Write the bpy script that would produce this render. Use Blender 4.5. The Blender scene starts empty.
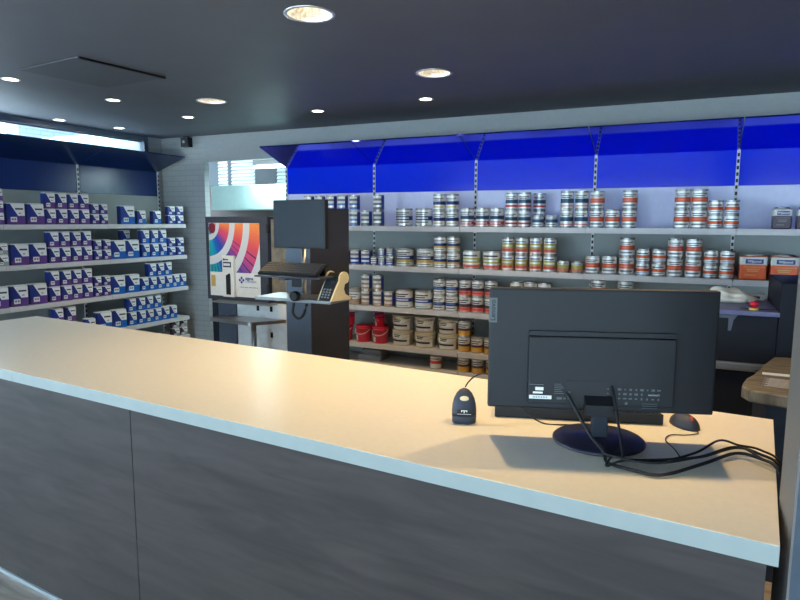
import bpy, bmesh, math, random
from mathutils import Vector, Matrix
random.seed(7)
PI = math.pi
C = bpy.context.scene.collection

# ------------------------------------------------------------------ camera, world, exposure
sc = bpy.context.scene
cam = bpy.data.cameras.new('camera'); camo = bpy.data.objects.new('camera', cam); C.objects.link(camo)
F_PX = 615.456
cam.sensor_fit = 'HORIZONTAL'; cam.sensor_width = 36.0; cam.lens = 36.0 * F_PX / 800.0
cam.clip_start = 0.05; cam.clip_end = 200
PITCH, ROLL, YAW = math.radians(7.279), math.radians(-0.206), math.radians(25.604)
cy, sy, cp, sp = math.cos(YAW), math.sin(YAW), math.cos(PITCH), math.sin(PITCH)
fwd = Vector((-sy * cp, cy * cp, -sp)); rgt = Vector((cy, sy, 0)); dwn = -rgt.cross(fwd)
r2 = math.cos(ROLL) * rgt + math.sin(ROLL) * dwn; d2 = -math.sin(ROLL) * rgt + math.cos(ROLL) * dwn
m = Matrix((r2, -d2, -fwd)).transposed().to_4x4(); m.translation = (0, 0, 1.523)
camo.matrix_world = m
sc.camera = camo

w = bpy.data.worlds.new('world'); sc.world = w; w.use_nodes = True
bg = w.node_tree.nodes['Background']
bg.inputs[0].default_value = (0.68, 0.85, 1.0, 1); bg.inputs[1].default_value = 3.5
sc.view_settings.view_transform = 'Standard'; sc.view_settings.look = 'None'
sc.view_settings.gamma = 1.0; sc.view_settings.use_curve_mapping = False
sc.view_settings.exposure = 1.75

LAMP_BIG = 22.0       # watts of a large downlight
LAMP_SMALL = 18.0
LAMP_COL = (1.0, 0.71, 0.34)
BACKROOM_TUBE = 8.0

# ------------------------------------------------------------------ materials
MATS = {}
def mat(name, col, rough=0.5, metal=0.0, noise=0.0, nscale=20.0, bump=0.0, spec=0.5, emit=None, estr=0.0, coat=0.0, stretch=None):
    if name in MATS: return MATS[name]
    mt = bpy.data.materials.new(name); mt.use_nodes = True
    nt = mt.node_tree; b = nt.nodes['Principled BSDF']
    b.inputs['Base Color'].default_value = (*col, 1); b.inputs['Roughness'].default_value = rough
    b.inputs['Metallic'].default_value = metal; b.inputs['Specular IOR Level'].default_value = spec
    b.inputs['Coat Weight'].default_value = coat
    if emit: b.inputs['Emission Color'].default_value = (*emit, 1); b.inputs['Emission Strength'].default_value = estr
    tc = nt.nodes.new('ShaderNodeTexCoord'); n = nt.nodes.new('ShaderNodeTexNoise')
    n.inputs['Scale'].default_value = nscale; n.inputs['Detail'].default_value = 5
    mp = nt.nodes.new('ShaderNodeMapping')
    if stretch: mp.inputs['Scale'].default_value = stretch
    nt.links.new(tc.outputs['Object'], mp.inputs[0]); nt.links.new(mp.outputs[0], n.inputs['Vector'])
    k = noise if noise else 0.03
    r = nt.nodes.new('ShaderNodeValToRGB'); r.color_ramp.elements[0].position = 0.3; r.color_ramp.elements[1].position = 0.7
    r.color_ramp.elements[0].color = (*[c * (1 - k) for c in col], 1)
    r.color_ramp.elements[1].color = (*[min(1, c * (1 + k)) for c in col], 1)
    nt.links.new(n.outputs[0], r.inputs[0]); nt.links.new(r.outputs[0], b.inputs['Base Color'])
    if bump:
        bp = nt.nodes.new('ShaderNodeBump'); bp.inputs['Strength'].default_value = bump; bp.inputs['Distance'].default_value = 0.01
        nt.links.new(n.outputs[0], bp.inputs['Height']); nt.links.new(bp.outputs[0], b.inputs['Normal'])
    MATS[name] = mt
    return mt

def srgb(r, g, b):
    f = lambda c: (c / 255 / 12.92) if c / 255 <= .04045 else ((c / 255 + .055) / 1.055) ** 2.4
    return (f(r), f(g), f(b))

def brick_mat(name, c1, c2, mortar, axis, scale=1.0, rough=0.7):
    mt = bpy.data.materials.new(name); mt.use_nodes = True; nt = mt.node_tree; b = nt.nodes['Principled BSDF']
    tc = nt.nodes.new('ShaderNodeTexCoord'); sp_ = nt.nodes.new('ShaderNodeSeparateXYZ'); cb = nt.nodes.new('ShaderNodeCombineXYZ')
    nt.links.new(tc.outputs['Object'], sp_.inputs[0])
    nt.links.new(sp_.outputs[axis], cb.inputs[0]); nt.links.new(sp_.outputs[2], cb.inputs[1])
    bk = nt.nodes.new('ShaderNodeTexBrick'); bk.inputs['Scale'].default_value = scale
    bk.inputs['Brick Width'].default_value = 0.215; bk.inputs['Row Height'].default_value = 0.065; bk.inputs['Mortar Size'].default_value = 0.006
    bk.inputs['Color1'].default_value = (*c1, 1); bk.inputs['Color2'].default_value = (*c2, 1); bk.inputs['Mortar'].default_value = (*mortar, 1)
    nt.links.new(cb.outputs[0], bk.inputs['Vector']); nt.links.new(bk.outputs[0], b.inputs['Base Color'])
    bp = nt.nodes.new('ShaderNodeBump'); bp.inputs['Strength'].default_value = 0.3; bp.inputs['Distance'].default_value = 0.004; bp.invert = True
    nt.links.new(bk.outputs['Fac'], bp.inputs['Height']); nt.links.new(bp.outputs[0], b.inputs['Normal'])
    b.inputs['Roughness'].default_value = rough; MATS[name] = mt
    return mt

def wood_mat(name, dark, light, scale=3.0, stretch=(1, 12, 1), rough=0.5, plank=0.0, spec=0.5):
    mt = bpy.data.materials.new(name); mt.use_nodes = True; nt = mt.node_tree; b = nt.nodes['Principled BSDF']
    tc = nt.nodes.new('ShaderNodeTexCoord'); mp = nt.nodes.new('ShaderNodeMapping'); mp.inputs['Scale'].default_value = stretch
    nt.links.new(tc.outputs['Object'], mp.inputs[0])
    n = nt.nodes.new('ShaderNodeTexNoise'); n.inputs['Scale'].default_value = scale; n.inputs['Detail'].default_value = 8; n.inputs['Distortion'].default_value = 0.7
    nt.links.new(mp.outputs[0], n.inputs['Vector'])
    r = nt.nodes.new('ShaderNodeValToRGB'); r.color_ramp.elements[0].position = .28; r.color_ramp.elements[1].position = .72
    r.color_ramp.elements[0].color = (*dark, 1); r.color_ramp.elements[1].color = (*light, 1)
    nt.links.new(n.outputs[0], r.inputs[0]); nt.links.new(r.outputs[0], b.inputs['Base Color'])
    bp = nt.nodes.new('ShaderNodeBump'); bp.inputs['Strength'].default_value = .12; bp.inputs['Distance'].default_value = .004
    nt.links.new(n.outputs[0], bp.inputs['Height']); nt.links.new(bp.outputs[0], b.inputs['Normal'])
    b.inputs['Roughness'].default_value = rough; b.inputs['Specular IOR Level'].default_value = spec; MATS[name] = mt
    return mt

M = {}
M['ceiling'] = mat('ceiling_paint', srgb(88, 90, 98), .55, noise=.05, nscale=3)
M['wallp'] = brick_mat('painted_brick', srgb(168, 172, 172), srgb(163, 168, 168), srgb(154, 159, 160), 0)
M['wallpl'] = brick_mat('painted_brick_side', srgb(168, 172, 172), srgb(163, 168, 168), srgb(154, 159, 160), 1)
M['plaster'] = mat('roughcast', srgb(164, 168, 168), .8, bump=.35, nscale=25)
M['floor'] = wood_mat('floor_laminate', srgb(120, 108, 98), srgb(168, 156, 146), 2.5, (1.2, 9, 1), .45)
M['top'] = mat('counter_laminate', srgb(238, 230, 212), .33, noise=.02, nscale=60, spec=.45)
M['edge'] = mat('counter_edge', srgb(146, 153, 150), .45)
M['oak'] = wood_mat('dark_wood_laminate', srgb(46, 41, 40), srgb(66, 59, 57), 2.2, (1.3, 1.3, 9), .5, spec=.3)
M['alu'] = mat('brushed_aluminium', srgb(190, 200, 206), .35, .7)
M['steel'] = mat('steel', srgb(176, 178, 178), .3, .9, noise=.08, nscale=12)
M['black'] = mat('black_plastic', srgb(28, 30, 34), .5, noise=.05, spec=.3)
M['key'] = mat('key_caps', srgb(58, 62, 70), .5, spec=.3)
M['blackg'] = mat('gloss_black', srgb(34, 34, 52), .28)
M['dark'] = mat('charcoal_board', srgb(60, 64, 76), .55, noise=.06, spec=.3)
M['slate'] = mat('slate_blue_board', srgb(78, 88, 104), .5)
M['navyboard'] = mat('navy_board', srgb(30, 36, 48), .55, spec=.25)
M['mixer'] = mat('mixer_enamel', srgb(24, 29, 40), .6, spec=.2)
M['shelf'] = mat('shelf_enamel', srgb(205, 203, 204), .38)
M['panel'] = mat('shelf_back_panel', srgb(150, 158, 156), .5, noise=.03, nscale=3)
M['panelw'] = mat('shelf_back_white', srgb(224, 229, 255), .4)  # white panel; blue bounce from the canopy is put into its tint
M['blue'] = mat('header_blue', srgb(0, 46, 228), .14, spec=.4)
M['bluec'] = mat('canopy_blue', srgb(72, 84, 222), .06, .93)
M['bluec_shaded'] = mat('canopy_blue_shaded', srgb(18, 44, 92), .2)  # left canopy: weaker light there is mixed into the blue
M['blue_shaded'] = mat('header_blue_shaded', srgb(16, 46, 104), .25)  # left header: blue darkened to stand for its dimmer lighting
M['slot'] = mat('slot_dark', srgb(14, 16, 22), .6)
M['uprt'] = mat('upright_enamel', srgb(214, 218, 220), .4)
M['white'] = mat('white_print', srgb(228, 228, 224), .45)
M['cream'] = mat('cream_plastic', srgb(232, 212, 164), .45)
M['tin'] = mat('tin_plate', srgb(224, 226, 226), .25, .7)
M['pale'] = mat('silver_print', srgb(226, 227, 224), .3, .3)
M['ink'] = mat('ink_dark', srgb(44, 48, 62), .5)
M['inkl'] = mat('ink_grey', srgb(120, 124, 130), .5)
cols = dict(navy=(24, 50, 112), teal=(44, 78, 108), red=(204, 66, 62), orange=(222, 90, 36), gold=(206, 172, 96), lime=(176, 176, 84),
            pink=(218, 120, 104), plum=(66, 46, 66), salmon=(226, 118, 104), yellow=(222, 160, 40), beige=(196, 188, 164), brown=(170, 142, 118),
            crimson=(206, 32, 66), magenta=(128, 30, 82), royal=(34, 66, 168), sky=(96, 132, 200), grey=(150, 152, 152), purple=(98, 62, 132),
            azure=(22, 96, 178), indigo=(30, 52, 132), greyink=(104, 104, 112), lid=(70, 66, 70), cyan=(96, 170, 190))
for k, v in cols.items(): M[k] = mat('print_' + k, srgb(*v), .4, .12 if k in ('orange', 'red', 'navy', 'teal', 'gold', 'lime') else 0)
M['timber'] = wood_mat('old_timber', srgb(72, 67, 60), srgb(126, 118, 104), 4, (2, 14, 2), .8)
M['bulb'] = mat('lamp_glow', (1, .9, .75), .5, emit=(1.0, .86, .62), estr=9.0)
M['spot'] = mat('spot_glow', (1, .9, .75), .5, emit=(1.0, .88, .66), estr=40.0)
M['tube'] = mat('tube_glow', (1, 1, 1), .5, emit=(.75, .95, 1.0), estr=5.0)
M['mirror'] = mat('facet_reflector', srgb(225, 220, 212), .3, .7, noise=.35, nscale=60)
M['tealp'] = mat('pale_teal_board', srgb(176, 206, 202), .5)
M['brownp'] = mat('brown_board', srgb(58, 49, 45), .6)
M['cloth'] = mat('white_bag', srgb(214, 210, 200), .7, bump=.4, nscale=18)
M['estop'] = mat('red_button', srgb(206, 22, 60), .35)
M['yel'] = mat('yellow_ring', srgb(222, 206, 90), .45)
M['marble'] = mat('splattered_white', srgb(240, 244, 244), .5, noise=.1, nscale=9)
M['beigep'] = mat('splattered_beige', srgb(226, 214, 190), .6, noise=.2, nscale=12)
M['frame'] = mat('window_frame_grey', srgb(88, 102, 116), .5)
M['screen'] = mat('screen_off', srgb(46, 54, 62), .22)
M['slat'] = mat('blind_slat', srgb(220, 228, 226), .5)
M['daylit_top'] = mat('machine_top_daylit', srgb(92, 96, 140), .4)  # daylight falling on the dark top is put into this purple-blue
M['taupe'] = mat('column_paint', srgb(104, 100, 98), .55)
M['colf'] = mat('column_face', srgb(58, 68, 80), .6, noise=.06, nscale=5)
M['red_oval'] = mat('poster_red', srgb(120, 24, 44), .5)
M['tag'] = mat('maker_tab', srgb(78, 86, 88), .5)
gl = bpy.data.materials.new('window_glass'); gl.use_nodes = True
nt = gl.node_tree; nt.nodes.remove(nt.nodes['Principled BSDF'])
g1 = nt.nodes.new('ShaderNodeBsdfTransparent'); g2 = nt.nodes.new('ShaderNodeBsdfGlossy'); g2.inputs['Roughness'].default_value = .02
mx = nt.nodes.new('ShaderNodeMixShader'); fr = nt.nodes.new('ShaderNodeFresnel'); fr.inputs[0].default_value = 1.4
g1.inputs[0].default_value = (.92, .96, .97, 1)
nt.links.new(fr.outputs[0], mx.inputs[0]); nt.links.new(g1.outputs[0], mx.inputs[1]); nt.links.new(g2.outputs[0], mx.inputs[2])
nt.links.new(mx.outputs[0], nt.nodes['Material Output'].inputs[0]); M['glass'] = gl

# colour-fan poster: rings and rays about a corner of the print (object coordinates, metres)
def fan_mat():
    mt = bpy.data.materials.new('colour_fan_print'); mt.use_nodes = True; nt = mt.node_tree; b = nt.nodes['Principled BSDF']
    L = nt.links.new; N = nt.nodes.new
    tc = N('ShaderNodeTexCoord'); s = N('ShaderNodeSeparateXYZ'); L(tc.outputs['Object'], s.inputs[0])
    def mth(op, a, bb=None):
        n = N('ShaderNodeMath'); n.operation = op
        for i, v in enumerate((a, bb)):
            if v is None: continue
            if isinstance(v, (int, float)): n.inputs[i].default_value = v
            else: L(v, n.inputs[i])
        return n.outputs[0]
    x = mth('ADD', s.outputs[0], .335); z = mth('MULTIPLY', mth('SUBTRACT', .27, s.outputs[2]), .80)
    rad = mth('SQRT', mth('ADD', mth('MULTIPLY', x, x), mth('MULTIPLY', z, z)))
    ang = mth('DIVIDE', mth('ARCTAN2', z, x), PI / 2)
    ra = N('ShaderNodeValToRGB'); L(ang, ra.inputs[0])
    e = ra.color_ramp.elements
    stops = [(.0, (240, 150, 70)), (.12, (232, 112, 76)), (.22, (222, 80, 92)), (.33, (205, 72, 128)), (.44, (128, 66, 150)), (.56, (52, 74, 170)), (.72, (20, 100, 185)), (.86, (20, 160, 176))]
    e[0].position = 0; e[0].color = (*srgb(*stops[0][1]), 1); e[1].position = stops[1][0]; e[1].color = (*srgb(*stops[1][1]), 1)
    for p, c in stops[2:]:
        q = e.new(p); q.color = (*srgb(*c), 1)
    rr = N('ShaderNodeValToRGB'); rr.color_ramp.interpolation = 'CONSTANT'; L(rad, rr.inputs[0])
    e = rr.color_ramp.elements; e[0].position = 0; e[0].color = (0, 0, 0, 1); e[1].position = .10; e[1].color = (1, 1, 1, 1)
    for p, c in ((.145, 0), (.28, 1), (.35, 0), (.46, 1), (.54, 0), (.68, 1), (.76, 0)):
        q = e.new(p); q.color = (c, c, c, 1)
    ray = mth('GREATER_THAN', mth('SINE', mth('MULTIPLY', ang, 95)), .86)
    ray = mth('MULTIPLY', ray, mth('GREATER_THAN', rad, .34)); ray = mth('MULTIPLY', ray, mth('GREATER_THAN', ang, .25))
    m1 = N('ShaderNodeMixRGB'); L(ray, m1.inputs[0]); L(ra.outputs[0], m1.inputs[1]); m1.inputs[2].default_value = (*srgb(60, 40, 80), 1)
    m2 = N('ShaderNodeMixRGB'); L(rr.outputs[0], m2.inputs[0]); L(m1.outputs[0], m2.inputs[1]); m2.inputs[2].default_value = (*srgb(206, 210, 214), 1)
    L(m2.outputs[0], b.inputs['Base Color']); b.inputs['Roughness'].default_value = .35
    return mt
M['fan'] = fan_mat()

# ------------------------------------------------------------------ mesh helpers
def add_box(bm, lo, hi, mi=0, rot=None, bev=0.0):
    x0, y0, z0 = lo; x1, y1, z1 = hi
    vs = [bm.verts.new(p) for p in ((x0, y0, z0), (x1, y0, z0), (x1, y1, z0), (x0, y1, z0), (x0, y0, z1), (x1, y0, z1), (x1, y1, z1), (x0, y1, z1))]
    fs = [bm.faces.new([vs[i] for i in q]) for q in ((0, 3, 2, 1), (4, 5, 6, 7), (0, 1, 5, 4), (1, 2, 6, 5), (2, 3, 7, 6), (3, 0, 4, 7))]
    for f in fs: f.material_index = mi
    if bev:
        es = list({e for f in fs for e in f.edges})
        r = bmesh.ops.bevel(bm, geom=es, offset=bev, segments=2, affect='EDGES', profile=.6)
        for f in r['faces']: f.material_index = mi
    return vs
def add_quadprism(bm, pts, off, mi=0):
    """closed prism: polygon pts extruded by vector off"""
    a = [bm.verts.new(p) for p in pts]; b = [bm.verts.new(Vector(p) + Vector(off)) for p in pts]
    n = len(pts)
    fs = [bm.faces.new(a), bm.faces.new(b[::-1])]
    for i in range(n): fs.append(bm.faces.new((a[i], b[i], b[(i + 1) % n], a[(i + 1) % n])))
    for f in fs: f.material_index = mi
    bmesh.ops.recalc_face_normals(bm, faces=fs)
def add_lathe(bm, prof, seg=24, mi=0, centre=(0, 0), close_top=True, close_bot=True, axis='Z'):
    """prof: list of (r, z) or (r, z, material) bottom to top"""
    rings = []
    for p in prof:
        rings.append([bm.verts.new((centre[0] + p[0] * math.cos(2 * PI * k / seg), centre[1] + p[0] * math.sin(2 * PI * k / seg), p[1])) for k in range(seg)])
    for i in range(len(rings) - 1):
        for k in range(seg):
            f = bm.faces.new((rings[i][k], rings[i][(k + 1) % seg], rings[i + 1][(k + 1) % seg], rings[i + 1][k])); f.smooth = True
            f.material_index = prof[i + 1][2] if len(prof[i + 1]) > 2 else mi
    if close_bot: f = bm.faces.new(rings[0][::-1]); f.material_index = mi
    if close_top: f = bm.faces.new(rings[-1]); f.material_index = prof[-1][2] if len(prof[-1]) > 2 else mi
def add_tube(bm, pts, r, seg=8, mi=0):
    pts = [Vector(p) for p in pts]; rings = []; up = Vector((0, 0, 1))
    for i, p in enumerate(pts):
        t = (pts[min(i + 1, len(pts) - 1)] - pts[max(i - 1, 0)]).normalized()
        a = t.cross(up) if abs(t.dot(up)) < .95 else t.cross(Vector((1, 0, 0)))
        a.normalize(); b = t.cross(a)
        rings.append([bm.verts.new(p + r * (math.cos(2 * PI * k / seg) * a + math.sin(2 * PI * k / seg) * b)) for k in range(seg)])
    for i in range(len(rings) - 1):
        for k in range(seg):
            f = bm.faces.new((rings[i][k], rings[i][(k + 1) % seg], rings[i + 1][(k + 1) % seg], rings[i + 1][k])); f.smooth = True; f.material_index = mi
    bm.faces.new(rings[0][::-1]).material_index = mi; bm.faces.new(rings[-1]).material_index = mi
def spline(pts, n=8):
    """Catmull-Rom through pts"""
    P = [Vector(p) for p in pts]; P = [2 * P[0] - P[1]] + P + [2 * P[-1] - P[-2]]; out = []
    for i in range(1, len(P) - 2):
        for k in range(n):
            t = k / n; a, b, c, d = P[i - 1], P[i], P[i + 1], P[i + 2]
            out.append(.5 * (2 * b + (c - a) * t + (2 * a - 5 * b + 4 * c - d) * t * t + (3 * b - a - 3 * c + d) * t ** 3))
    out.append(P[-2]); return out
def mesh(name, bm, mats):
    bmesh.ops.recalc_face_normals(bm, faces=bm.faces[:])
    me = bpy.data.meshes.new(name); bm.to_mesh(me); bm.free()
    for mm in (mats if isinstance(mats, (list, tuple)) else [mats]): me.materials.append(mm)
    return me
def obj(name, bm, mats, parent=None, loc=None):
    me = bm if isinstance(bm, bpy.types.Mesh) else mesh(name, bm, mats)
    o = bpy.data.objects.new(name, me); C.objects.link(o)
    if parent: o.parent = parent
    if loc: o.location = loc
    return o
def tag(o, label, cat, group=None, kind=None):
    o['label'] = label; o['category'] = cat
    if group: o['group'] = group
    if kind: o['kind'] = kind
    return o
def thing(name, label, cat, loc=(0, 0, 0), rotz=0, group=None):
    o = bpy.data.objects.new(name, None); C.objects.link(o); o.empty_display_size = .05
    o.location = loc; o.rotation_euler = (0, 0, rotz)
    return tag(o, label, cat, group)
def struct(name, bm, mats, label, cat):
    o = obj(name, bm, mats); o['kind'] = 'structure'; return tag(o, label, cat)
def dup(root, loc, rotz, label):
    r = root.copy(); C.objects.link(r); r.location = loc; r.rotation_euler = (0, 0, rotz); r['label'] = label
    for ch in list(root.children):
        c = ch.copy(); C.objects.link(c); c.parent = r
        for g in list(ch.children):
            d = g.copy(); C.objects.link(d); d.parent = c
    return r
def lettering(text, size, material, parent, mtx, name='lettering', align='CENTER', depth=.0006, bold=0):
    cu = bpy.data.curves.new(name, 'FONT'); cu.body = text; cu.size = size; cu.extrude = depth; cu.align_x = align; cu.align_y = 'CENTER'; cu.offset = bold
    t = bpy.data.objects.new(name + '_curve', cu); C.objects.link(t)
    bpy.context.view_layer.update()
    me = bpy.data.meshes.new_from_object(t.evaluated_get(bpy.context.evaluated_depsgraph_get()))
    bpy.data.objects.remove(t); bpy.data.curves.remove(cu)
    me.materials.clear(); me.materials.append(material)
    me.transform(mtx); o = bpy.data.objects.new(name, me); C.objects.link(o); o.parent = parent
    return o
FACE_Y = Matrix.Rotation(PI / 2, 4, 'X')     # text readable from the -Y side
B = bmesh.new

# ------------------------------------------------------------------ room shell
XL, YB, ZC = -6.2, 5.9, 2.55
bm = B(); add_box(bm, (-6.4, -3.2, -.1), (4.0, 8.2, 0)); struct('floor', bm, M['floor'], 'grey brown wood plank floor of the shop', 'floor')

# ceiling with round cut-outs for the downlights
BIG = [(-1.81, 2.72), (-1.717, 4.12), (-3.85, 4.25), (-.87, 2.24), (-.06, 2.57)]
SMALL = [(-2.13, 4.94), (-3.28, 5.04), (-4.65, 4.79), (-4.59, 3.86), (-4.61, 2.99), (-6.0, 4.37), (-5.9, 5.02)]
RB, RS = .118, .052
bm = B(); add_box(bm, (-6.3, -3.2, ZC), (4.0, YB + .08, ZC + .14)); ceil = struct('ceiling', bm, M['ceiling'], 'dark charcoal painted ceiling with recessed downlights', 'ceiling')
bm = B()
for (x, y), r in [(p, RB) for p in BIG] + [(p, RS) for p in SMALL]:
    add_lathe(bm, [(r, ZC - .05), (r, ZC + .1)], 32, centre=(x, y))
cut = obj('cutter', bm, M['ceiling'])
md = ceil.modifiers.new('holes', 'BOOLEAN'); md.object = cut; md.operation = 'DIFFERENCE'; md.solver = 'EXACT'
bpy.context.view_layer.update()
me2 = bpy.data.meshes.new_from_object(ceil.evaluated_get(bpy.context.evaluated_depsgraph_get()))
ceil.modifiers.clear(); ceil.data = me2; bpy.data.objects.remove(cut)

# back wall with a wide opening into the next room
bm = B()
add_box(bm, (XL, YB, 0), (-5.5, YB + .08, ZC)); add_box(bm, (-5.499, YB, 2.24), (-4.261, YB + .08, ZC), 1); add_box(bm, (-4.26, YB, 0), (4.0, YB + .08, ZC), 1)
struct('wall_back', bm, [M['wallp'], M['plaster']], 'grey painted brick wall behind the paint shelves', 'wall')
# left wall with a ribbon window under the ceiling
WY0, WY1, WZ0, WZ1 = 2.30, 5.68, 2.05, 2.55
VY0, VY1, VZ0 = -2.8, 2.1, .45
bm = B()
add_box(bm, (XL - .1, 2.2, 0), (XL, YB + .08, WZ0)); add_box(bm, (XL - .1, WY1, WZ0), (XL, YB + .08, ZC)); add_box(bm, (XL - .1, 2.2, WZ0), (XL, WY0, ZC))
add_box(bm, (XL - .1, -3.2, 0), (XL, 2.2, VZ0)); add_box(bm, (XL - .1, -3.2, VZ0), (XL, VY0, ZC)); add_box(bm, (XL - .1, VY1, VZ0), (XL, 2.2, ZC))
struct('wall_left', bm, M['wallpl'], 'grey painted brick side wall behind the purple and blue packs', 'wall')
bm = B(); add_box(bm, (4.0, -3.2, 0), (4.1, YB + .08, ZC + .14)); struct('wall_right', bm, M['taupe'], 'plain wall on the right out of view', 'wall')
FX0, FX1, FZ0, FZ1 = -5.9, 3.7, .15, 2.12
bm = B(); add_box(bm, (-6.3, -3.3, 0), (FX0, -3.2, ZC)); add_box(bm, (FX1, -3.3, 0), (4.1, -3.2, ZC)); add_box(bm, (FX0, -3.3, 0), (FX1, -3.2, FZ0)); add_box(bm, (FX0, -3.3, FZ1), (FX1, -3.2, ZC)); struct('wall_front', bm, M['plaster'], 'shop front wall with wide windows behind the camera', 'wall')
def window(name, label, axis, a0, a1, z0, z1, pos, inner, bar):
    w_ = bpy.data.objects.new(name, None); C.objects.link(w_); w_['kind'] = 'structure'; tag(w_, label, 'window')
    def bx(bm, u0, u1, za, zb, d0, d1):
        if axis == 'Y': add_box(bm, (pos + d0, u0, za), (pos + d1, u1, zb))
        else: add_box(bm, (u0, pos + d0, za), (u1, pos + d1, zb))
    bm = B(); f = .06; d0, d1 = -.09, .015
    bx(bm, a0, a1, z1 - f, z1, d0, d1); bx(bm, a0, a1, z0, z0 + f, d0, d1); bx(bm, a1 - f, a1, z0 + f, z1 - f, d0, d1); bx(bm, a0, a0 + f, z0 + f, z1 - f, d0, d1)
    for u in bar: bx(bm, u - .025, u + .025, z0 + f, z1 - f, d0, d1)
    if inner: bx(bm, a0 + f, a1 - f, z1 - f - .012, z1 - f - .0005, d0 + .02, d1 - .04)
    obj('window_frame', bm, M['frame'], w_)
    bm = B(); bx(bm, a0 + f, a1 - f, z0 + f, z1 - f, -.05, -.044); obj('pane', bm, M['glass'], w_)
window('window_1', 'long narrow window under the ceiling above the left shelves', 'Y', WY0, WY1, WZ0, WZ1, XL, True, [])
window('window_2', 'tall shop window in the left wall beside the camera', 'Y', VY0, VY1, VZ0, ZC, XL, False, [-1.2, .4])
window('window_3', 'wide shop front window behind the camera', 'X', FX0, FX1, FZ0, FZ1, -3.2, False, [-4.2, -2.6, -1.0, .6, 2.2])
# neighbour's pale brick wall seen through the window
MATS['nb'] = brick_mat('pale_brick', srgb(112, 122, 126), srgb(106, 116, 120), srgb(86, 98, 104), 1)
bm = B(); add_box(bm, (-9.3, 5.9, -.1), (-9.0, 9.5, 6.5)); o = obj('outside_brick_wall', bm, MATS['nb']); tag(o, 'pale brick building outside the narrow left window', 'building')

bm = B(); add_box(bm, (-12, 9.6, -.1), (-2, 9.9, 5.5)); o = obj('outside_brick_wall', bm, MATS['nb']); tag(o, 'added brick wall behind the blinds, dimming the sky there', 'building')  # added wall, placed to keep bare sky from burning out the blinds

# ceiling hatch
bm = B()
hp = [Vector((-4.27, 2.83, ZC)), Vector((-3.60, 2.77, ZC)), Vector((-3.54, 3.42, ZC)), Vector((-4.21, 3.48, ZC))]
add_quadprism(bm, hp, (0, 0, -.006))
h = obj('ceiling_hatch', bm, mat('hatch_paint', srgb(76, 78, 86), .6)); tag(h, 'square access hatch panel in the dark ceiling', 'hatch')
bm = B(); add_quadprism(bm, [hp[1] + Vector((0, 0, -.001)), hp[2] + Vector((0, 0, -.001)), hp[2] + Vector((.022, 0, -.001)), hp[1] + Vector((.022, 0, -.001))], (0, 0, -.012)); obj('hinge_strip', bm, M['slot'], h)

# downlights
def downlight(big):
    r = RB if big else RS; d = .09
    t = thing('ceiling_downlight', '', 'ceiling light', (0, 0, ZC), group='large recessed downlights' if big else 'small recessed spotlights')
    bm = B(); add_lathe(bm, [(r - .006, 0), (r - .006, -.004), (r + .012, -.004), (r + .012, -.0005)], 32, close_top=False, close_bot=False); obj('trim_ring', bm, M['tin'] if big else M['white'], t)
    bm = B(); n = 6
    add_lathe(bm, [(r - .002, -.002)] + [((r - .004) * (1 - .55 * (k / n) ** 1.5), d * k / n) for k in range(n + 1)], 24, close_bot=False); 
    for f in bm.faces: f.smooth = False
    obj('reflector', bm, M['mirror'], t)
    bm = B(); q = r * .34
    add_lathe(bm, [(q * .6, d * .45), (q, d * .6), (q, d * .8), (q * .5, d * .97)] if big else [(r * .3, .012), (r * .72, .016), (r * .72, .022)], 16); obj('bulb', bm, M['bulb' if big else 'spot'], t)
    l = bpy.data.lights.new('downlight_beam', 'SPOT'); l.energy = LAMP_BIG if big else LAMP_SMALL; l.color = LAMP_COL if big else (1.0, .86, .66)
    l.shadow_soft_size = .03 if big else .02; l.spot_size = math.radians(112 if big else 100); l.spot_blend = .8
    lo = bpy.data.objects.new('downlight_beam', l); C.objects.link(lo); lo.parent = t; lo.location = (0, 0, d * .3 if not big else .02)
    return t
big_lab = ['large round downlight nearest the camera at the top centre', 'large round downlight right of centre, nearer the blue canopy', 'large round downlight on the left, between the hatch and the back wall', 'large round downlight above the counter, left of its monitor', 'large round downlight above the counter end by the column']
p0 = downlight(True)
for i, (x, y) in enumerate(BIG):
    if i == 0: p0.location = (x, y, ZC); p0['label'] = big_lab[0]
    else: dup(p0, (x, y, ZC), .3 * i, big_lab[i])
sm_lab = ['small round spotlight just below the right large downlight', 'small round spotlight near the middle of the blue canopy end', 'small round spotlight above the pier between both shelf walls', 'small round spotlight to the right of the ceiling hatch foot',
          'small round spotlight at the far left, left of the hatch', 'small round spotlight by the left window, nearer the camera', 'small round spotlight by the left window, nearer the back wall']
p1 = downlight(False)
for i, (x, y) in enumerate(SMALL):
    if i == 0: p1.location = (x, y, ZC); p1['label'] = sm_lab[0]
    else: dup(p1, (x, y, ZC), 0, sm_lab[i])

# small black sensor box under the ceiling on the pier
t = thing('sensor_box', 'small black box hanging under the ceiling on the brick pier', 'sensor', (-5.73, 5.86, 2.42))
bm = B(); add_box(bm, (-.06, -.04, 0), (.06, .04, .115), bev=.006); obj('housing', bm, M['black'], t)
bm = B(); add_box(bm, (-.03, -.02, .115), (.03, .02, .13)); obj('ceiling_bracket', bm, M['black'], t)
bm = B(); add_lathe(bm, [(.018, 0), (.016, .006)], 16); bm.transform(Matrix.Translation((-.01, -.04, .06)) @ Matrix.Rotation(PI / 2, 4, 'X')); obj('lens', bm, M['tin'], t)

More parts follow.
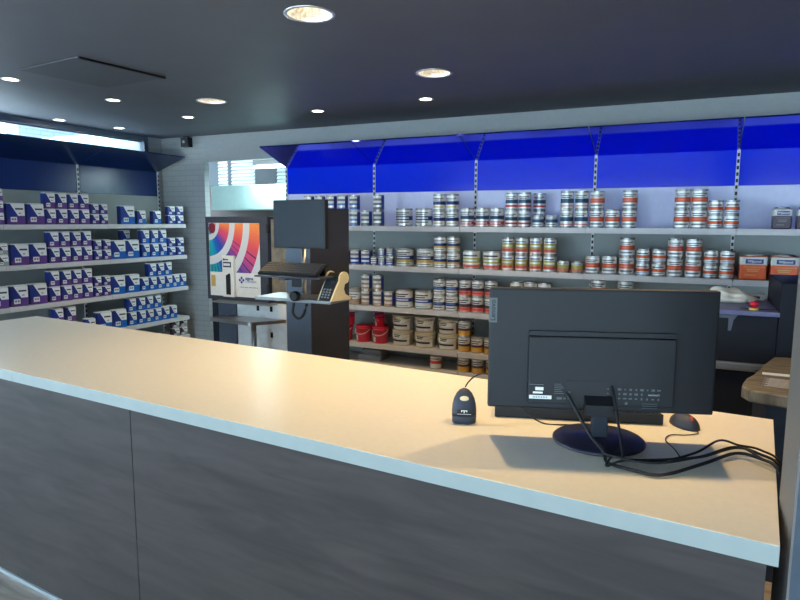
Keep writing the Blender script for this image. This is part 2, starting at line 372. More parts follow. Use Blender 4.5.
# ------------------------------------------------------------------ next room seen through the opening
bm = B()
add_box(bm, (-9, 7.6, 0), (-3.2, 7.7, 1.85)); add_box(bm, (-9, 7.6, 2.46), (-3.2, 7.7, 2.75))
for a, b_ in ((-9, -6.78), (-6.6, -6.52), (-6.08, -5.66), (-5.28, -3.2)): add_box(bm, (a, 7.6, 1.85), (b_, 7.7, 2.46))
struct('wall_far', bm, mat('grey_wall', srgb(72, 80, 86), .6), 'grey far wall of the next room with bright blinds', 'wall')
bm = B(); add_box(bm, (-9, YB + .08, 2.62), (-3.2, 7.7, 2.7)); struct('ceiling_far', bm, M['tealp'], 'pale ceiling of the next room', 'ceiling')
bm = B(); add_box(bm, (-3.3, YB + .08, 0), (-3.2, 7.7, 2.62)); add_box(bm, (-9, YB + .08, 0), (-8.9, 7.7, 2.62), 1); struct('wall_side_far', bm, [M['tealp'], MATS['nb']], 'pale side walls of the next room', 'wall')
for i, (a, b_, lb) in enumerate(((-6.78, -6.6, 'narrow window with white slat blind, leftmost beyond the opening'), (-6.52, -6.08, 'wider window with white slat blind beyond the opening'), (-5.66, -5.28, 'window with white slat blind beside the blue canopy end'))):
    t = thing('window_blind', lb, 'blind', (a, 7.58, 1.85), group='slat blinds of the next room')
    bm = B(); ww = b_ - a
    for k in range(11): 
        z = .03 + k * .052
        add_quadprism(bm, [(0, -.012, z), (ww, -.012, z), (ww, .012, z + .040), (0, .012, z + .040)], (0, .002, .003))
    obj('slats', bm, M['slat'], t)
    bm = B(); add_box(bm, (0, -.02, .585), (ww, .015, .61)); obj('head_rail', bm, M['white'], t)
t = thing('wall_cabinet', 'pale teal wall-hung cabinet beyond the opening over the tinting machine', 'cabinet', (-5.72, 6.25, 1.66))
bm = B(); add_box(bm, (0, 0, 0), (1.9, .3, .31), bev=.004); obj('body', bm, M['tealp'], t)
bm = B(); add_box(bm, (.02, -.012, .01), (1.88, 0, .3)); obj('door', bm, M['tealp'], t)
bm = B(); add_box(bm, (-7.2, 6.56, 0), (-3.6, 6.6, 1.97)); struct('wall_partition', bm, M['brownp'], 'brown partition under the pale teal cabinet', 'wall')
t = thing('tube_light', 'glowing white tube light beyond the opening', 'ceiling light', (-4.62, 6.12, 2.16))
bm = B(); add_box(bm, (-.28, -.04, .03), (.28, .04, .459)); obj('housing', bm, M['white'], t)
bm = B(); add_tube(bm, [(-.28, 0, .012), (.28, 0, .012)], .018, 12); obj('tube', bm, M['tube'], t)
l = bpy.data.lights.new('tube_glow', 'AREA'); l.shape = 'RECTANGLE'; l.size = .56; l.size_y = .04; l.energy = BACKROOM_TUBE; l.color = (.72, .95, 1.0)
lo = bpy.data.objects.new('tube_glow', l); C.objects.link(lo); lo.parent = t; lo.location = (0, 0, -.02)

# ------------------------------------------------------------------ shelving units
def upright_mesh(h, z0=0.0):
    bm = B(); add_box(bm, (-.0125, -.012, 0), (.0125, .012, h), 0)
    z = .03
    while z < h - .03:
        add_box(bm, (-.0085, -.0135, z), (.0085, -.0115, z + .028), 1); z += .052
    return mesh('upright', bm, [M['uprt'], M['slot']])
LV = {'A': 1.474, 'B': 1.086, 'C': .678, 'D': .297, 'E': .10}
LVL = {'A': 1.480, 'B': 1.10, 'C': .712, 'D': .335, 'E': .10}
def shelving(name, label, loc, rotz, nb, levels, head, blue, canopy, canopy_from, white_top, bw=1.12):
    """local frame: x along the wall, back at y=0, shelves stick out to y=-0.444"""
    t = thing(name, label, 'shelving', loc, rotz)
    um = upright_mesh(head[1])
    for i in range(nb + 1):
        o = obj('upright', um, None, t); o.location = (i * bw, 0, 0)
    for i in range(nb):
        x0, x1 = i * bw + .002, (i + 1) * bw - .002
        zt = head[0]
        bm = B(); add_box(bm, (x0, .002, 0), (x1, .012, levels['A'] - .03)); obj('back_panel', bm, M['panel'], t)
        bm = B(); add_box(bm, (x0, .002, levels['A'] - .03), (x1, .012, zt)); obj('back_panel', bm, M['panelw'] if white_top else M['panel'], t)
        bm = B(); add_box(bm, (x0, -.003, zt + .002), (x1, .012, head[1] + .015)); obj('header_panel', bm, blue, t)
        for k, z in levels.items():
            bm = B()
            if k == 'E':
                add_box(bm, (x0, -.444, 0), (x1, -.02, z), bev=.003)
                obj('base_deck', bm, M['shelf'], t); continue
            add_box(bm, (x0, -.44, z - .022), (x1, -.02, z), bev=.002)
            add_box(bm, (x0, -.445, z - .045), (x1, -.438, z + .001))
            obj('shelf', bm, M['shelf'], t)
        if i >= canopy_from:
            # glossy sheet sloping up and forward over the shelves
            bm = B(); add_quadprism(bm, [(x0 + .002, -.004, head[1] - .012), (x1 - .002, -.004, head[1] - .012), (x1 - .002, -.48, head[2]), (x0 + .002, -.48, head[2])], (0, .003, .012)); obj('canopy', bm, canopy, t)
    for i in range(canopy_from, nb + 1):
        x = i * bw
        bm = B(); add_quadprism(bm, [(x - .0018, -.002, head[1] + .014), (x - .0018, -.40, head[2] + .008), (x - .0018, -.02, head[1] + .06)], (.0036, 0, 0)); obj('bracket', bm, M['frame'], t)
    return t
BX0 = -4.21
back = shelving('shelving_unit', 'grey steel shelving under the bright blue canopy on back wall', (BX0, 5.82, 0), 0, 7, LV, (1.822, 2.122, 2.29), M['blue'], M['bluec'], 0, True)
left = shelving('shelving_unit', 'grey steel shelving with shaded blue header along left wall', (-6.155, 2.415, 0), PI / 2, 3, LVL, (1.822, 2.135, 2.285), M['blue_shaded'], M['bluec_shaded'], 1, False)
# ------------------------------------------------------------------ paint tins
def can(kind, r, h, rows, lid='tin', seg=28, side=None):
    """round tin: body, recessed lid, printed label. rows from top: (fraction, material key, text?)"""
    t = thing('paint_tin', kind, 'paint tin')
    bm = B(); add_lathe(bm, [(r * .96, 0), (r, .003), (r, .007), (r * .975, .010), (r * .975, h - .012), (r, h - .009), (r, h - .003), (r * .985, h), (r * .9, h), (r * .885, h - .005)], seg, close_top=False); obj('can_body', bm, M['tin'], t)
    bm = B(); add_lathe(bm, [(r * .884, h - .006), (r * .78, h - .006), (r * .76, h - .002), (r * .55, h - .0025)][::1], seg, close_bot=False); obj('lid', bm, M[lid], t)
    keys = []
    def ki(k):
        if k not in keys: keys.append(k)
        return keys.index(k)
    bm = B(); z1 = h - .014; z0 = .012; rr = r * .975 + .0008; n = 36
    tot = sum(x[0] for x in rows); zt = z1
    def strip(za, zb, fn):
        for k in range(n):
            a0, a1 = -PI / 2 + 2 * PI * (k - .5) / n - 0, -PI / 2 + 2 * PI * (k + .5) / n
            kk = k if k <= n // 2 else k - n
            v = [bm.verts.new((rr * math.cos(a), rr * math.sin(a), z)) for a, z in ((a0, za), (a1, za), (a1, zb), (a0, zb))]
            f = bm.faces.new(v); f.material_index = ki(side if side and abs(kk + 1) > 6 else fn(kk)); f.smooth = True
    for rowi, row in enumerate(rows):
        hh = (z1 - z0) * row[0] / tot; zb = zt - hh
        if len(row) > 2:
            ik = row[2]; nl = row[3] if len(row) > 3 else 2
            step = hh / (2 * nl + 1)
            for q in range(2 * nl + 1):
                za_, zb_ = zt - step * (q + 1), zt - step * q
                if q % 2: strip(za_, zb_, lambda kk, q=q: ik if (-5 + (q > 2) <= kk <= 5 - 2 * (q > 2)) else row[1])
                else: strip(za_, zb_, lambda kk: row[1])
        else: strip(zb, zt, lambda kk: row[1])
        zt = zb
    bmesh.ops.remove_doubles(bm, verts=bm.verts[:], dist=1e-5)
    obj('label', bm, [M[k] for k in keys], t)
    return t, h
def pack(kind, w_, h, d, style, low='azure', side='indigo', nm='paint_pack'):
    """square-shouldered pack; front faces -y, origin at the middle of the base"""
    t = thing(nm, kind, 'paint pack')
    bm = B(); add_box(bm, (-w_ / 2, -d / 2, 0), (w_ / 2, d / 2, h - .008), bev=min(.004, w_ * .04)); obj('carton', bm, M[side], t)
    bm = B(); add_box(bm, (-w_ / 2 + .002, -d / 2 + .002, h - .009), (w_ / 2 - .002, d / 2 - .002, h - .001), bev=.002); obj('lid', bm, M['white' if style != 'box' else 'lid'], t)
    bm = B(); y = -d / 2; ks = []
    def poly(pts, k, lift):
        if k not in ks: ks.append(k)
        add_quadprism(bm, [((p[0] - .5) * (w_ - .004), y - lift, .002 + p[1] * (h - .012)) for p in pts], (0, lift, 0), ks.index(k))
    if style == 'diag':
        poly([(0, 0), (1, 0), (1, 1), (0, 1)], low, .0006)
        poly([(0, .40), (.66, .40), (.25, 1), (0, 1)], side, .0010)
        poly([(0, .40), (0, .15), (.25, .40)], side, .0010)
        poly([(.22, 1), (.62, .42), (1, .42), (1, 1)], 'white', .0014)
        poly([(.48, .72), (.92, .72), (.92, .80), (.48, .80)], 'ink', .0018)
        poly([(.66, .52), (.80, .52), (.80, .57), (.66, .57)], 'inkl', .0018)
        poly([(.20, .12), (.55, .12), (.55, .36), (.20, .36)], 'white', .0014)
        poly([(.25, .2), (.36, .2), (.36, .3), (.25, .3)], 'inkl', .0018)
        poly([(.40, .2), (.50, .2), (.50, .3), (.40, .3)], 'inkl', .0018)
    elif style == 'box':
        poly([(0, 0), (1, 0), (1, 1), (0, 1)], 'white', .0006)
        poly([(0, .05), (1, .05), (1, .47), (0, .47)], low, .0010)
        poly([(.2, .68), (.7, .68), (.7, .74), (.2, .74)], 'inkl', .0014)
        poly([(.15, .2), (.6, .2), (.6, .26), (.15, .26)], 'pale', .0014)
    obj('label', bm, [M[k] for k in ks], t)
    return t, h
def square_tin(kind, w_, h, d, low, lid_z=True):
    t = thing('square_paint_tin', kind, 'paint tin')
    bm = B(); add_box(bm, (-w_ / 2, -d / 2, 0), (w_ / 2, d / 2, h - .012), bev=.012); obj('tin_body', bm, M[low], t)
    bm = B(); add_box(bm, (-w_ / 2 - .0012, -d / 2 - .0012, h * .56), (w_ / 2 + .0012, d / 2 + .0012, h - .016), bev=.012); 
    obj('shoulder_wrap', bm, M['white'], t)
    bm = B(); add_lathe(bm, [(w_ * .40, h - .014), (w_ * .42, h - .010), (w_ * .42, h - .003), (w_ * .36, h)], 28); obj('lid', bm, M['tin'], t)
    pl_ = None
    bm = B(); add_box(bm, (-w_ * .3, -d / 2 - .003, h * .64), (w_ * .36, -d / 2 - .0012, h * .82), bev=.0006); pl_ = obj('name_plate', bm, M['indigo'], t)
    lettering('Wijzonol', h * .125, M['white'], pl_, Matrix.Translation((w_ * .03, -d / 2 - .0035, h * .73)) @ FACE_Y, bold=.0006)
    bm = B()
    for zz, a, b_ in ((.40, -.25, .25), (.33, -.22, .2), (.18, -.3, .1)): add_box(bm, (w_ * a, -d / 2 - .0012, h * zz), (w_ * b_, -d / 2 + .001, h * (zz + .03)))
    add_box(bm, (-w_ * .36, -d / 2 - .0012, h * .5), (w_ * .44, -d / 2 + .001, h * .515))
    obj('print', bm, M['gold'] if low == 'orange' else M['inkl'], t)
    return t, h
def bucket(kind, r, h, colr, lidc, handle=True, band=None):
    t = thing('paint_bucket', kind, 'paint bucket')
    bm = B(); add_lathe(bm, [(r * .86, 0), (r * .88, .004), (r * .98, h - .03), (r, h - .03), (r, h - .022), (r * .98, h - .022), (r * .985, h - .012)], 32); obj('tub', bm, M[colr], t)
    bm = B(); add_lathe(bm, [(r * 1.0, h - .012), (r * 1.02, h - .008), (r * 1.02, h - .001), (r * .95, h), (r * .93, h - .004)], 32); obj('lid', bm, M[lidc], t)
    if handle:
        bm = B(); pts = [(r * 1.02 * math.cos(a), -r * 1.03 * math.sin(a) - .004, h - .03 - .052 * math.sin(a) ** 1.0) for a in [PI * k / 16 for k in range(17)]]
        add_tube(bm, pts, .0028, 6); obj('wire_handle', bm, M['white' if colr == 'crimson' else 'beige'], t)
    def arc(za, zb, a0, a1, k, nm):
        bm = B(); n = 14; rows = []
        for z in (za, zb):
            rr = r * (.88 + .10 * (z - .004) / (h - .034)) + .001
            rows.append([bm.verts.new((rr * math.sin(a0 + (a1 - a0) * i / n), -rr * math.cos(a0 + (a1 - a0) * i / n), z)) for i in range(n + 1)])
        for i in range(n): bm.faces.new((rows[0][i], rows[0][i + 1], rows[1][i + 1], rows[1][i])).smooth = True
        return obj(nm, bm, M[k], t)
    if band == 'beige':
        lb = arc(.012, h - .035, -1.2, 1.2, 'pale', 'label')
        for a0, a1, za, zb, k in ((-.5, .25, .68, .74, 'ink'), (-.5, .15, .57, .63, 'ink'), (-.9, .9, .28, .40, 'ink')):
            q = arc(h * za, h * zb, a0, a1, k, 'print'); q.data.transform(Matrix.Scale(1.006, 4, (1, 0, 0)) @ Matrix.Scale(1.006, 4, (0, 1, 0))); q.parent = lb
    else:
        arc(h * .08, h * .4, -1.1, -.35, 'white', 'sticker')
        arc(h * .5, h * .56, -.3, .35, 'pink', 'print')
    return t, h
# kind -> (builder, look, short word)
K = {
 'navybig': (lambda: can('', .083, .172, [(.1, 'pale'), (.30, 'pale', 'ink'), (.26, 'navy', 'pale', 1), (.26, 'pale', 'inkl', 1), (.06, 'tin')]), 'wide silver tin with navy band', 'navy'),
 'navy': (lambda: can('', .060, .150, [(.1, 'pale'), (.28, 'pale', 'ink'), (.24, 'navy'), (.3, 'pale', 'gold', 1)]), 'silver tin with navy band', 'navy'),
 'redbig': (lambda: can('', .064, .172, [(.08, 'pale'), (.28, 'pale', 'ink'), (.22, 'teal', 'ink', 1), (.12, 'pale'), (.2, 'red', 'pale', 1), (.06, 'pale')]), 'tall silver tin with navy and red bands', 'navy-red'),
 'tealred': (lambda: can('', .056, .152, [(.1, 'pale'), (.26, 'pale', 'ink'), (.24, 'teal'), (.12, 'pale'), (.13, 'red'), (.1, 'pale')]), 'silver tin with teal and red bands', 'teal-red'),
 'tealsmall': (lambda: can('', .051, .105, [(.2, 'pale', 'ink', 1), (.3, 'teal'), (.3, 'pale', 'inkl', 1)]), 'small squat silver tin with teal band', 'teal'),
 'teal': (lambda: can('', .056, .154, [(.1, 'pale'), (.28, 'pale', 'ink'), (.28, 'teal'), (.16, 'pale'), (.06, 'red'), (.1, 'pale')]), 'silver tin with slate teal band', 'teal'),
 'orange': (lambda: can('', .0592, .153, [(.08, 'pale'), (.26, 'pale', 'ink'), (.27, 'orange', 'salmon', 1), (.3, 'pale', 'inkl', 1)]), 'silver tin with orange band', 'orange'),
 'orangetall': (lambda: can('', .064, .182, [(.08, 'pale'), (.26, 'pale', 'ink'), (.27, 'orange', 'salmon', 1), (.3, 'pale', 'inkl', 1)]), 'tall silver tin with orange band', 'orange'),
 'orangesmall': (lambda: can('', .052, .109, [(.1, 'pale'), (.3, 'pale', 'ink', 1), (.28, 'orange'), (.25, 'pale', 'sky', 1)]), 'squat silver tin with orange band', 'squat orange'),
 'goldbig': (lambda: can('', .086, .174, [(.08, 'pale'), (.28, 'white', 'ink'), (.24, 'navy', 'pale', 1), (.18, 'gold'), (.2, 'pale', 'inkl', 1)], 'grey'), 'wide tin with navy and gold bands', 'gold'),
 'gold': (lambda: can('', .061, .148, [(.08, 'pale'), (.3, 'pale', 'ink'), (.2, 'navy'), (.16, 'gold'), (.2, 'pale', 'inkl', 1)]), 'silver tin with navy and gold bands', 'gold'),
 'greenbig': (lambda: can('', .084, .170, [(.08, 'pale'), (.26, 'pale', 'ink', 1), (.3, 'lime', 'pale', 1), (.1, 'pale'), (.2, 'pink', 'red', 1)]), 'wide tin with lime and pink bands', 'lime'),
 'green': (lambda: can('', .056, .148, [(.06, 'pale'), (.22, 'pale', 'royal', 1), (.34, 'lime', 'pale', 1), (.24, 'pink', 'red', 1), (.06, 'pale')]), 'silver tin with lime and pink bands', 'lime'),
 'greensmall': (lambda: can('', .050, .100, [(.2, 'pale', 'royal', 1), (.36, 'lime'), (.26, 'pink')]), 'small squat tin with lime and pink bands', 'small lime'),
 'bluebig': (lambda: can('', .086, .178, [(.08, 'pale'), (.32, 'white', 'ink'), (.22, 'royal', 'white', 1), (.14, 'pale'), (.16, 'white', 'cyan', 1)], 'grey'), 'wide white tin with royal blue band', 'blue'),
 'blue': (lambda: can('', .0585, .150, [(.08, 'pale'), (.34, 'white', 'ink'), (.24, 'navy', 'sky', 1), (.28, 'pale', 'inkl', 1)]), 'white tin with navy blue band', 'navy blue'),
 'plum': (lambda: can('', .0575, .152, [(.08, 'pale'), (.34, 'pale', 'ink'), (.2, 'plum'), (.28, 'salmon', 'red', 1)]), 'tin with plum and salmon bands', 'plum'),
 'whitecan': (lambda: can('', .058, .155, [(.08, 'pale'), (.45, 'white', 'ink'), (.3, 'pale')]), 'plain silver tin with white label', 'white-labelled'),
 'greycan': (lambda: can('', .062, .172, [(.2, 'grey'), (.4, 'white', 'inkl'), (.3, 'brown')], 'grey'), 'grey and brown tin with white label', 'grey-brown'),
 'yellow': (lambda: can('', .058, .148, [(.06, 'pale'), (.34, 'pale', 'ink'), (.16, 'plum'), (.32, 'yellow', 'gold', 1)]), 'tin with plum and yellow bands', 'yellow'),
 'redwhite': (lambda: can('', .058, .135, [(.3, 'white', 'inkl', 1), (.25, 'red'), (.35, 'pale')]), 'white tin with red band', 'red-banded'),
 'wbluebox': (lambda: can('', 0.055, 0.153, [(.52, 'white', 'inkl', 1), (.48, 'sky', 'pale', 1)], 'lid', side='indigo'), 'cream-white and pale blue tin', 'pale blue'),
 'wgreybox': (lambda: can('', 0.055, 0.153, [(.52, 'white', 'inkl', 1), (.48, 'greyink', 'pale', 1)], 'lid', side='indigo'), 'cream-white and grey tin', 'grey'),
 'bluebox': (lambda: can('', 0.057, 0.15, [(.52, 'white', 'inkl', 1), (.48, 'royal', 'pale', 1)], 'lid', side='indigo'), 'white and royal blue tin', 'blue'),
 'minibox': (lambda: can('', 0.0385, 0.088, [(.52, 'white', 'inkl', 1), (.48, 'royal', 'pale', 1)], 'lid', side='indigo'), 'small white and blue tin', 'small blue'),
 'brownbox': (lambda: can('', 0.0545, 0.156, [(.52, 'white', 'inkl', 1), (.48, 'brown', 'pale', 1)], 'lid', side='indigo'), 'white and brown tin', 'brown'),
 'orangebox': (lambda: square_tin('', .182, .195, .16, 'orange'), 'large square orange tin with blue name plate', 'square orange'),
 'plumbox': (lambda: square_tin('', .124, .165, .11, 'plum'), 'square plum and white tin with dark name plate', 'plum'),
 'redbucket': (lambda: bucket('', .082, .165, 'crimson', 'crimson'), 'crimson bucket with white wire handle', 'crimson'),
 'redsmall': (lambda: bucket('', .050, .118, 'crimson', 'crimson', False), 'small crimson tub without handle', 'small crimson'),
 'magsmall': (lambda: bucket('', .050, .118, 'magenta', 'magenta', False), 'small dark magenta tub', 'magenta'),
 'beige': (lambda: bucket('', .106, .151, 'beige', 'beige', True, 'beige'), 'wide beige bucket with dark band', 'beige'),
 'large': (lambda: pack('', .160, .200, .08, 'diag', 'purple', 'indigo'), 'large purple and white pack', 'large purple'),
 'largeb': (lambda: pack('', .165, .205, .08, 'diag', 'azure', 'indigo'), 'large blue and white pack', 'large blue'),
 'med': (lambda: pack('', .107, .154, .075, 'diag', 'purple', 'indigo'), 'purple and white pack', 'mid-size purple'),
 'medb': (lambda: pack('', .103, .156, .075, 'diag', 'azure', 'indigo'), 'blue and white pack', 'mid-size blue'),
 'small': (lambda: pack('', .086, .108, .06, 'diag', 'purple', 'indigo'), 'small purple and white pack', 'small purple'),
 'smallb': (lambda: pack('', .100, .107, .06, 'diag', 'indigo', 'indigo'), 'small dark blue and white pack', 'small blue'),
 'smallg': (lambda: pack('', .100, .105, .06, 'diag', 'grey', 'plum'), 'small grey and white pack', 'small grey'),
}
DEPTH = dict(orangebox=.16, plumbox=.11, large=.08, largeb=.08, med=.075, medb=.075, small=.06, smallb=.06, smallg=.06, minibox=.075, navybig=.166, goldbig=.172, greenbig=.168, bluebig=.172, redbucket=.166, beige=.216)
ORD = ['first', 'second', 'third', 'fourth', 'fifth', 'sixth', 'seventh', 'eighth', 'ninth', 'tenth', 'eleventh', 'twelfth']
GRP = {'A': 'top', 'B': 'second', 'C': 'third', 'D': 'fourth', 'E': 'bottom'}
PROTO = {}
def put(kind, loc, rz, label, group):
    if kind not in PROTO:
        t, h = K[kind][0](); PROTO[kind] = (t, h); t.location = loc; t.rotation_euler = (0, 0, rz); t['label'] = label
    else: t = dup(PROTO[kind][0], loc, rz, label)
    t['group'] = group
    return PROTO[kind][1]
# (shelf, kind, x, how many high, row): x measured along the back wall; row 1 stands behind
BACK = [('A', 'wbluebox', -3.672, 2, 0), ('A', 'wbluebox', -3.538, 2, 0), ('A', 'wbluebox', -3.398, 2, 0), ('A', 'wbluebox', -3.266, 2, 0), ('A', 'wbluebox', -3.125, 2, 0), ('A', 'wgreybox', -2.99, 1, 0), ('A', 'wgreybox', -2.852, 2, 0), ('A', 'navybig', -2.583, 1, 0), ('A', 'navybig', -2.373, 1, 0), ('A', 'navy', -2.205, 2, 0), ('A', 'navy', -2.074, 2, 0), ('A', 'redbig', -1.925, 1, 0), ('A', 'redbig', -1.78, 1, 0), ('A', 'redbig', -1.643, 1, 0), ('A', 'tealred', -1.51, 2, 0), ('A', 'tealred', -1.392, 2, 0), ('A', 'tealred', -1.30, 2, 1), ('A', 'tealsmall', -1.269, 1, 0), ('A', 'tealsmall', -1.149, 1, 0), ('A', 'teal', -1.022, 2, 0), ('A', 'teal', -0.9, 2, 0), ('A', 'orange', -0.772, 2, 0), ('A', 'orange', -0.645, 1, 0), ('A', 'orange', -0.513, 2, 0), ('A', 'orange', -0.118, 2, 0), ('A', 'orange', 0.005, 2, 0), ('A', 'orangesmall', 0.122, 2, 0), ('A', 'orangesmall', 0.236, 2, 0), ('A', 'plumbox', 0.568, 1, 0), ('A', 'plumbox', 0.725, 1, 0),
 ('B', 'bluebox', -3.235, 1, 0), ('B', 'bluebox', -3.114, 1, 0), ('B', 'bluebox', -2.989, 1, 0), ('B', 'minibox', -2.888, 1, 0), ('B', 'minibox', -2.801, 2, 0), ('B', 'minibox', -2.712, 2, 0), ('B', 'goldbig', -2.575, 1, 0), ('B', 'goldbig', -2.356, 1, 0), ('B', 'gold', -2.192, 2, 0), ('B', 'gold', -2.057, 2, 0), ('B', 'greenbig', -1.884, 1, 0), ('B', 'greenbig', -1.688, 1, 0), ('B', 'green', -1.532, 2, 0), ('B', 'green', -1.406, 2, 0), ('B', 'green', -1.279, 2, 0), ('B', 'green', -1.155, 2, 0), ('B', 'greensmall', -1.036, 1, 0), ('B', 'greensmall', -0.918, 1, 0), ('B', 'orange', -0.789, 1, 0), ('B', 'orange', -0.653, 1, 0), ('B', 'orange', -0.517, 2, 0), ('B', 'orangesmall', -0.39, 2, 0), ('B', 'orangesmall', -0.268, 2, 0), ('B', 'orange', -0.148, 2, 0), ('B', 'orange', -0.014, 2, 0), ('B', 'orangesmall', 0.111, 2, 0), ('B', 'orangesmall', 0.226, 2, 0), ('B', 'orangebox', 0.402, 1, 0), ('B', 'orangebox', 0.607, 1, 0),
 ('C', 'greycan', -3.128, 1, 0), ('C', 'brownbox', -2.99, 2, 0), ('C', 'brownbox', -2.855, 2, 0), ('C', 'brownbox', -2.733, 1, 0), ('C', 'bluebig', -2.579, 1, 0), ('C', 'bluebig', -2.371, 1, 0), ('C', 'blue', -2.195, 2, 0), ('C', 'blue', -2.067, 2, 0), ('C', 'plum', -1.936, 2, 0), ('C', 'plum', -1.81, 2, 0), ('C', 'plum', -1.682, 2, 0), ('C', 'whitecan', -1.446, 2, 0), ('C', 'whitecan', -1.318, 2, 0), ('C', 'whitecan', -1.192, 2, 0), ('C', 'orangetall', -0.737, 2, 0), ('C', 'orangetall', -0.514, 2, 0),
 ('D', 'redbucket', -3.258, 1, 0), ('D', 'redbucket', -3.039, 1, 0), ('D', 'redbucket', -2.842, 1, 0), ('D', 'redbucket', -2.95, 1, 1), ('D', 'beige', -2.602, 2, 0), ('D', 'beige', -2.357, 2, 0), ('D', 'beige', -2.11, 2, 0), ('D', 'yellow', -1.937, 2, 0), ('D', 'yellow', -1.807, 1, 0), ('D', 'yellow', -1.678, 1, 0), ('E', 'redwhite', -2.224, 1, 0), ('E', 'yellow', -1.939, 1, 0), ('E', 'yellow', -1.797, 1, 0), ('E', 'yellow', -1.656, 1, 0)]
LEFT = [('A', 'small', 3.523, 3, 0), ('A', 'large', 3.68, 1, 0), ('A', 'large', 3.87, 1, 0), ('A', 'med', 4.023, 2, 0), ('A', 'med', 4.148, 2, 0), ('A', 'med', 4.275, 2, 0), ('A', 'med', 4.398, 2, 0), ('A', 'small', 4.523, 2, 0), ('A', 'small', 4.63, 2, 0), ('A', 'largeb', 4.94, 1, 0), ('A', 'medb', 5.131, 1, 0), ('A', 'medb', 5.357, 1, 0), ('A', 'smallb', 5.578, 2, 0), ('A', 'smallb', 5.71, 2, 0),
 ('B', 'smallg', 3.526, 2, 0), ('B', 'large', 3.691, 1, 0), ('B', 'large', 3.87, 1, 0), ('B', 'med', 4.035, 2, 0), ('B', 'med', 4.156, 2, 0), ('B', 'med', 4.281, 2, 0), ('B', 'med', 4.403, 2, 0), ('B', 'small', 4.531, 2, 0), ('B', 'small', 4.646, 2, 0), ('B', 'largeb', 4.794, 1, 0), ('B', 'largeb', 4.981, 1, 0), ('B', 'medb', 5.026, 2, 1), ('B', 'medb', 5.167, 2, 0), ('B', 'medb', 5.30, 2, 0), ('B', 'medb', 5.424, 2, 0), ('B', 'smallb', 5.56, 2, 0), ('B', 'smallb', 5.70, 2, 0),
 ('C', 'large', 3.47, 1, 0), ('C', 'large', 3.654, 1, 0), ('C', 'large', 3.845, 1, 0), ('C', 'med', 4.015, 2, 0), ('C', 'med', 4.144, 2, 0), ('C', 'med', 4.262, 2, 0), ('C', 'med', 4.386, 2, 0), ('C', 'small', 4.506, 2, 0), ('C', 'small', 4.618, 2, 0), ('C', 'largeb', 4.766, 1, 0), ('C', 'largeb', 4.964, 1, 0), ('C', 'medb', 5.128, 1, 0), ('C', 'medb', 5.249, 2, 0), ('C', 'medb', 5.369, 2, 0), ('C', 'medb', 5.489, 2, 0), ('C', 'medb', 5.604, 1, 0), ('C', 'medb', 5.717, 1, 0),
 ('D', 'med', 4.033, 2, 0), ('D', 'med', 4.172, 2, 0), ('D', 'medb', 4.397, 1, 0), ('D', 'largeb', 4.566, 1, 0), ('D', 'largeb', 4.761, 1, 0), ('D', 'medb', 4.935, 2, 0), ('D', 'medb', 5.064, 2, 0), ('D', 'medb', 5.18, 2, 0), ('D', 'medb', 5.299, 2, 0), ('D', 'medb', 5.421, 1, 0), ('D', 'medb', 5.543, 1, 0), ('E', 'smallg', 5.573, 2, 0), ('E', 'smallg', 5.70, 2, 0)]
def stock(items, side):
    total, seen = {}, {}
    for s, k, *_ in items: total[(s, K[k][2])] = total.get((s, K[k][2]), 0) + 1
    for s, k, u, n, row in items:
        key = (s, K[k][2]); seen[key] = seen.get(key, 0) + 1
        d = DEPTH.get(k, .12 if side == 'back' else .10); z = (LV if side == 'back' else LVL)[s] + .0012
        where = f"{GRP[s]} {side} shelf"
        o_ = ORD[seen[key] - 1]; word = K[k][2]
        for i in range(n):
            rj = random.uniform(-.09, .09) if K[k][2] not in () and side == 'back' else random.uniform(-.05, .05)
            if 'box' in k: rj *= .25
            if side == 'back': loc = (u, 5.376 + .022 + d / 2 + row * .17, z); rz = rj
            else: loc = (-5.712 - .022 - d / 2 - row * .15, u, z); rz = PI / 2 - .20 + rj * .6
            lead = K[k][1]
            if n == 1: lb = f"{lead}, {o_} {word} place on {where}" if total[key] > 1 else f"{lead}, the only {word} one on {where}"
            else:
                pos = ('lower', 'upper') if n == 2 else ('lowest', 'middle', 'topmost')
                lb = f"{lead}, {pos[i]} in {o_} {word} stack on {where}" if total[key] > 1 else f"{lead}, {pos[i]} in the {word} stack on {where}"
            h = put(k, loc, rz, lb, f"{'paint tins' if side == 'back' else 'paint packs'} on the {where}")
            z += h + .0008
stock(BACK, 'back'); stock(LEFT, 'left')
zD = LV['D'] + .165 + .003
put('redsmall', (-2.85, 5.48, zD), 0, 'small crimson tub standing on the right crimson bucket', 'small tubs on the crimson buckets')
put('magsmall', (-2.95, 5.65, zD), 0, 'small dark magenta tub standing behind the small crimson tub', 'small tubs on the crimson buckets')
put('redsmall', (-3.20, 5.48, zD), 0, 'small crimson tub on the leftmost bucket beside the pedestal', 'small tubs on the crimson buckets')
# grey tray and folded grey thing on the bottom deck
t = thing('paint_tray', 'grey plastic paint tray on the bottom back shelf under the crimson buckets', 'tray', (-2.98, 5.58, LV['E'] + .001))
bm = B(); add_box(bm, (-.14, -.1, 0), (.14, .1, .05), bev=.01); add_box(bm, (-.10, -.06, .05), (.12, .08, .10), bev=.01); obj('tray_stack', bm, M['grey'], t)
bm = B(); add_tube(bm, spline([(-.08, -.09, .1), (-.02, -.08, .14), (.08, -.05, .15), (.12, 0, .1)], 5), .006); obj('grip', bm, M['dark'], t)

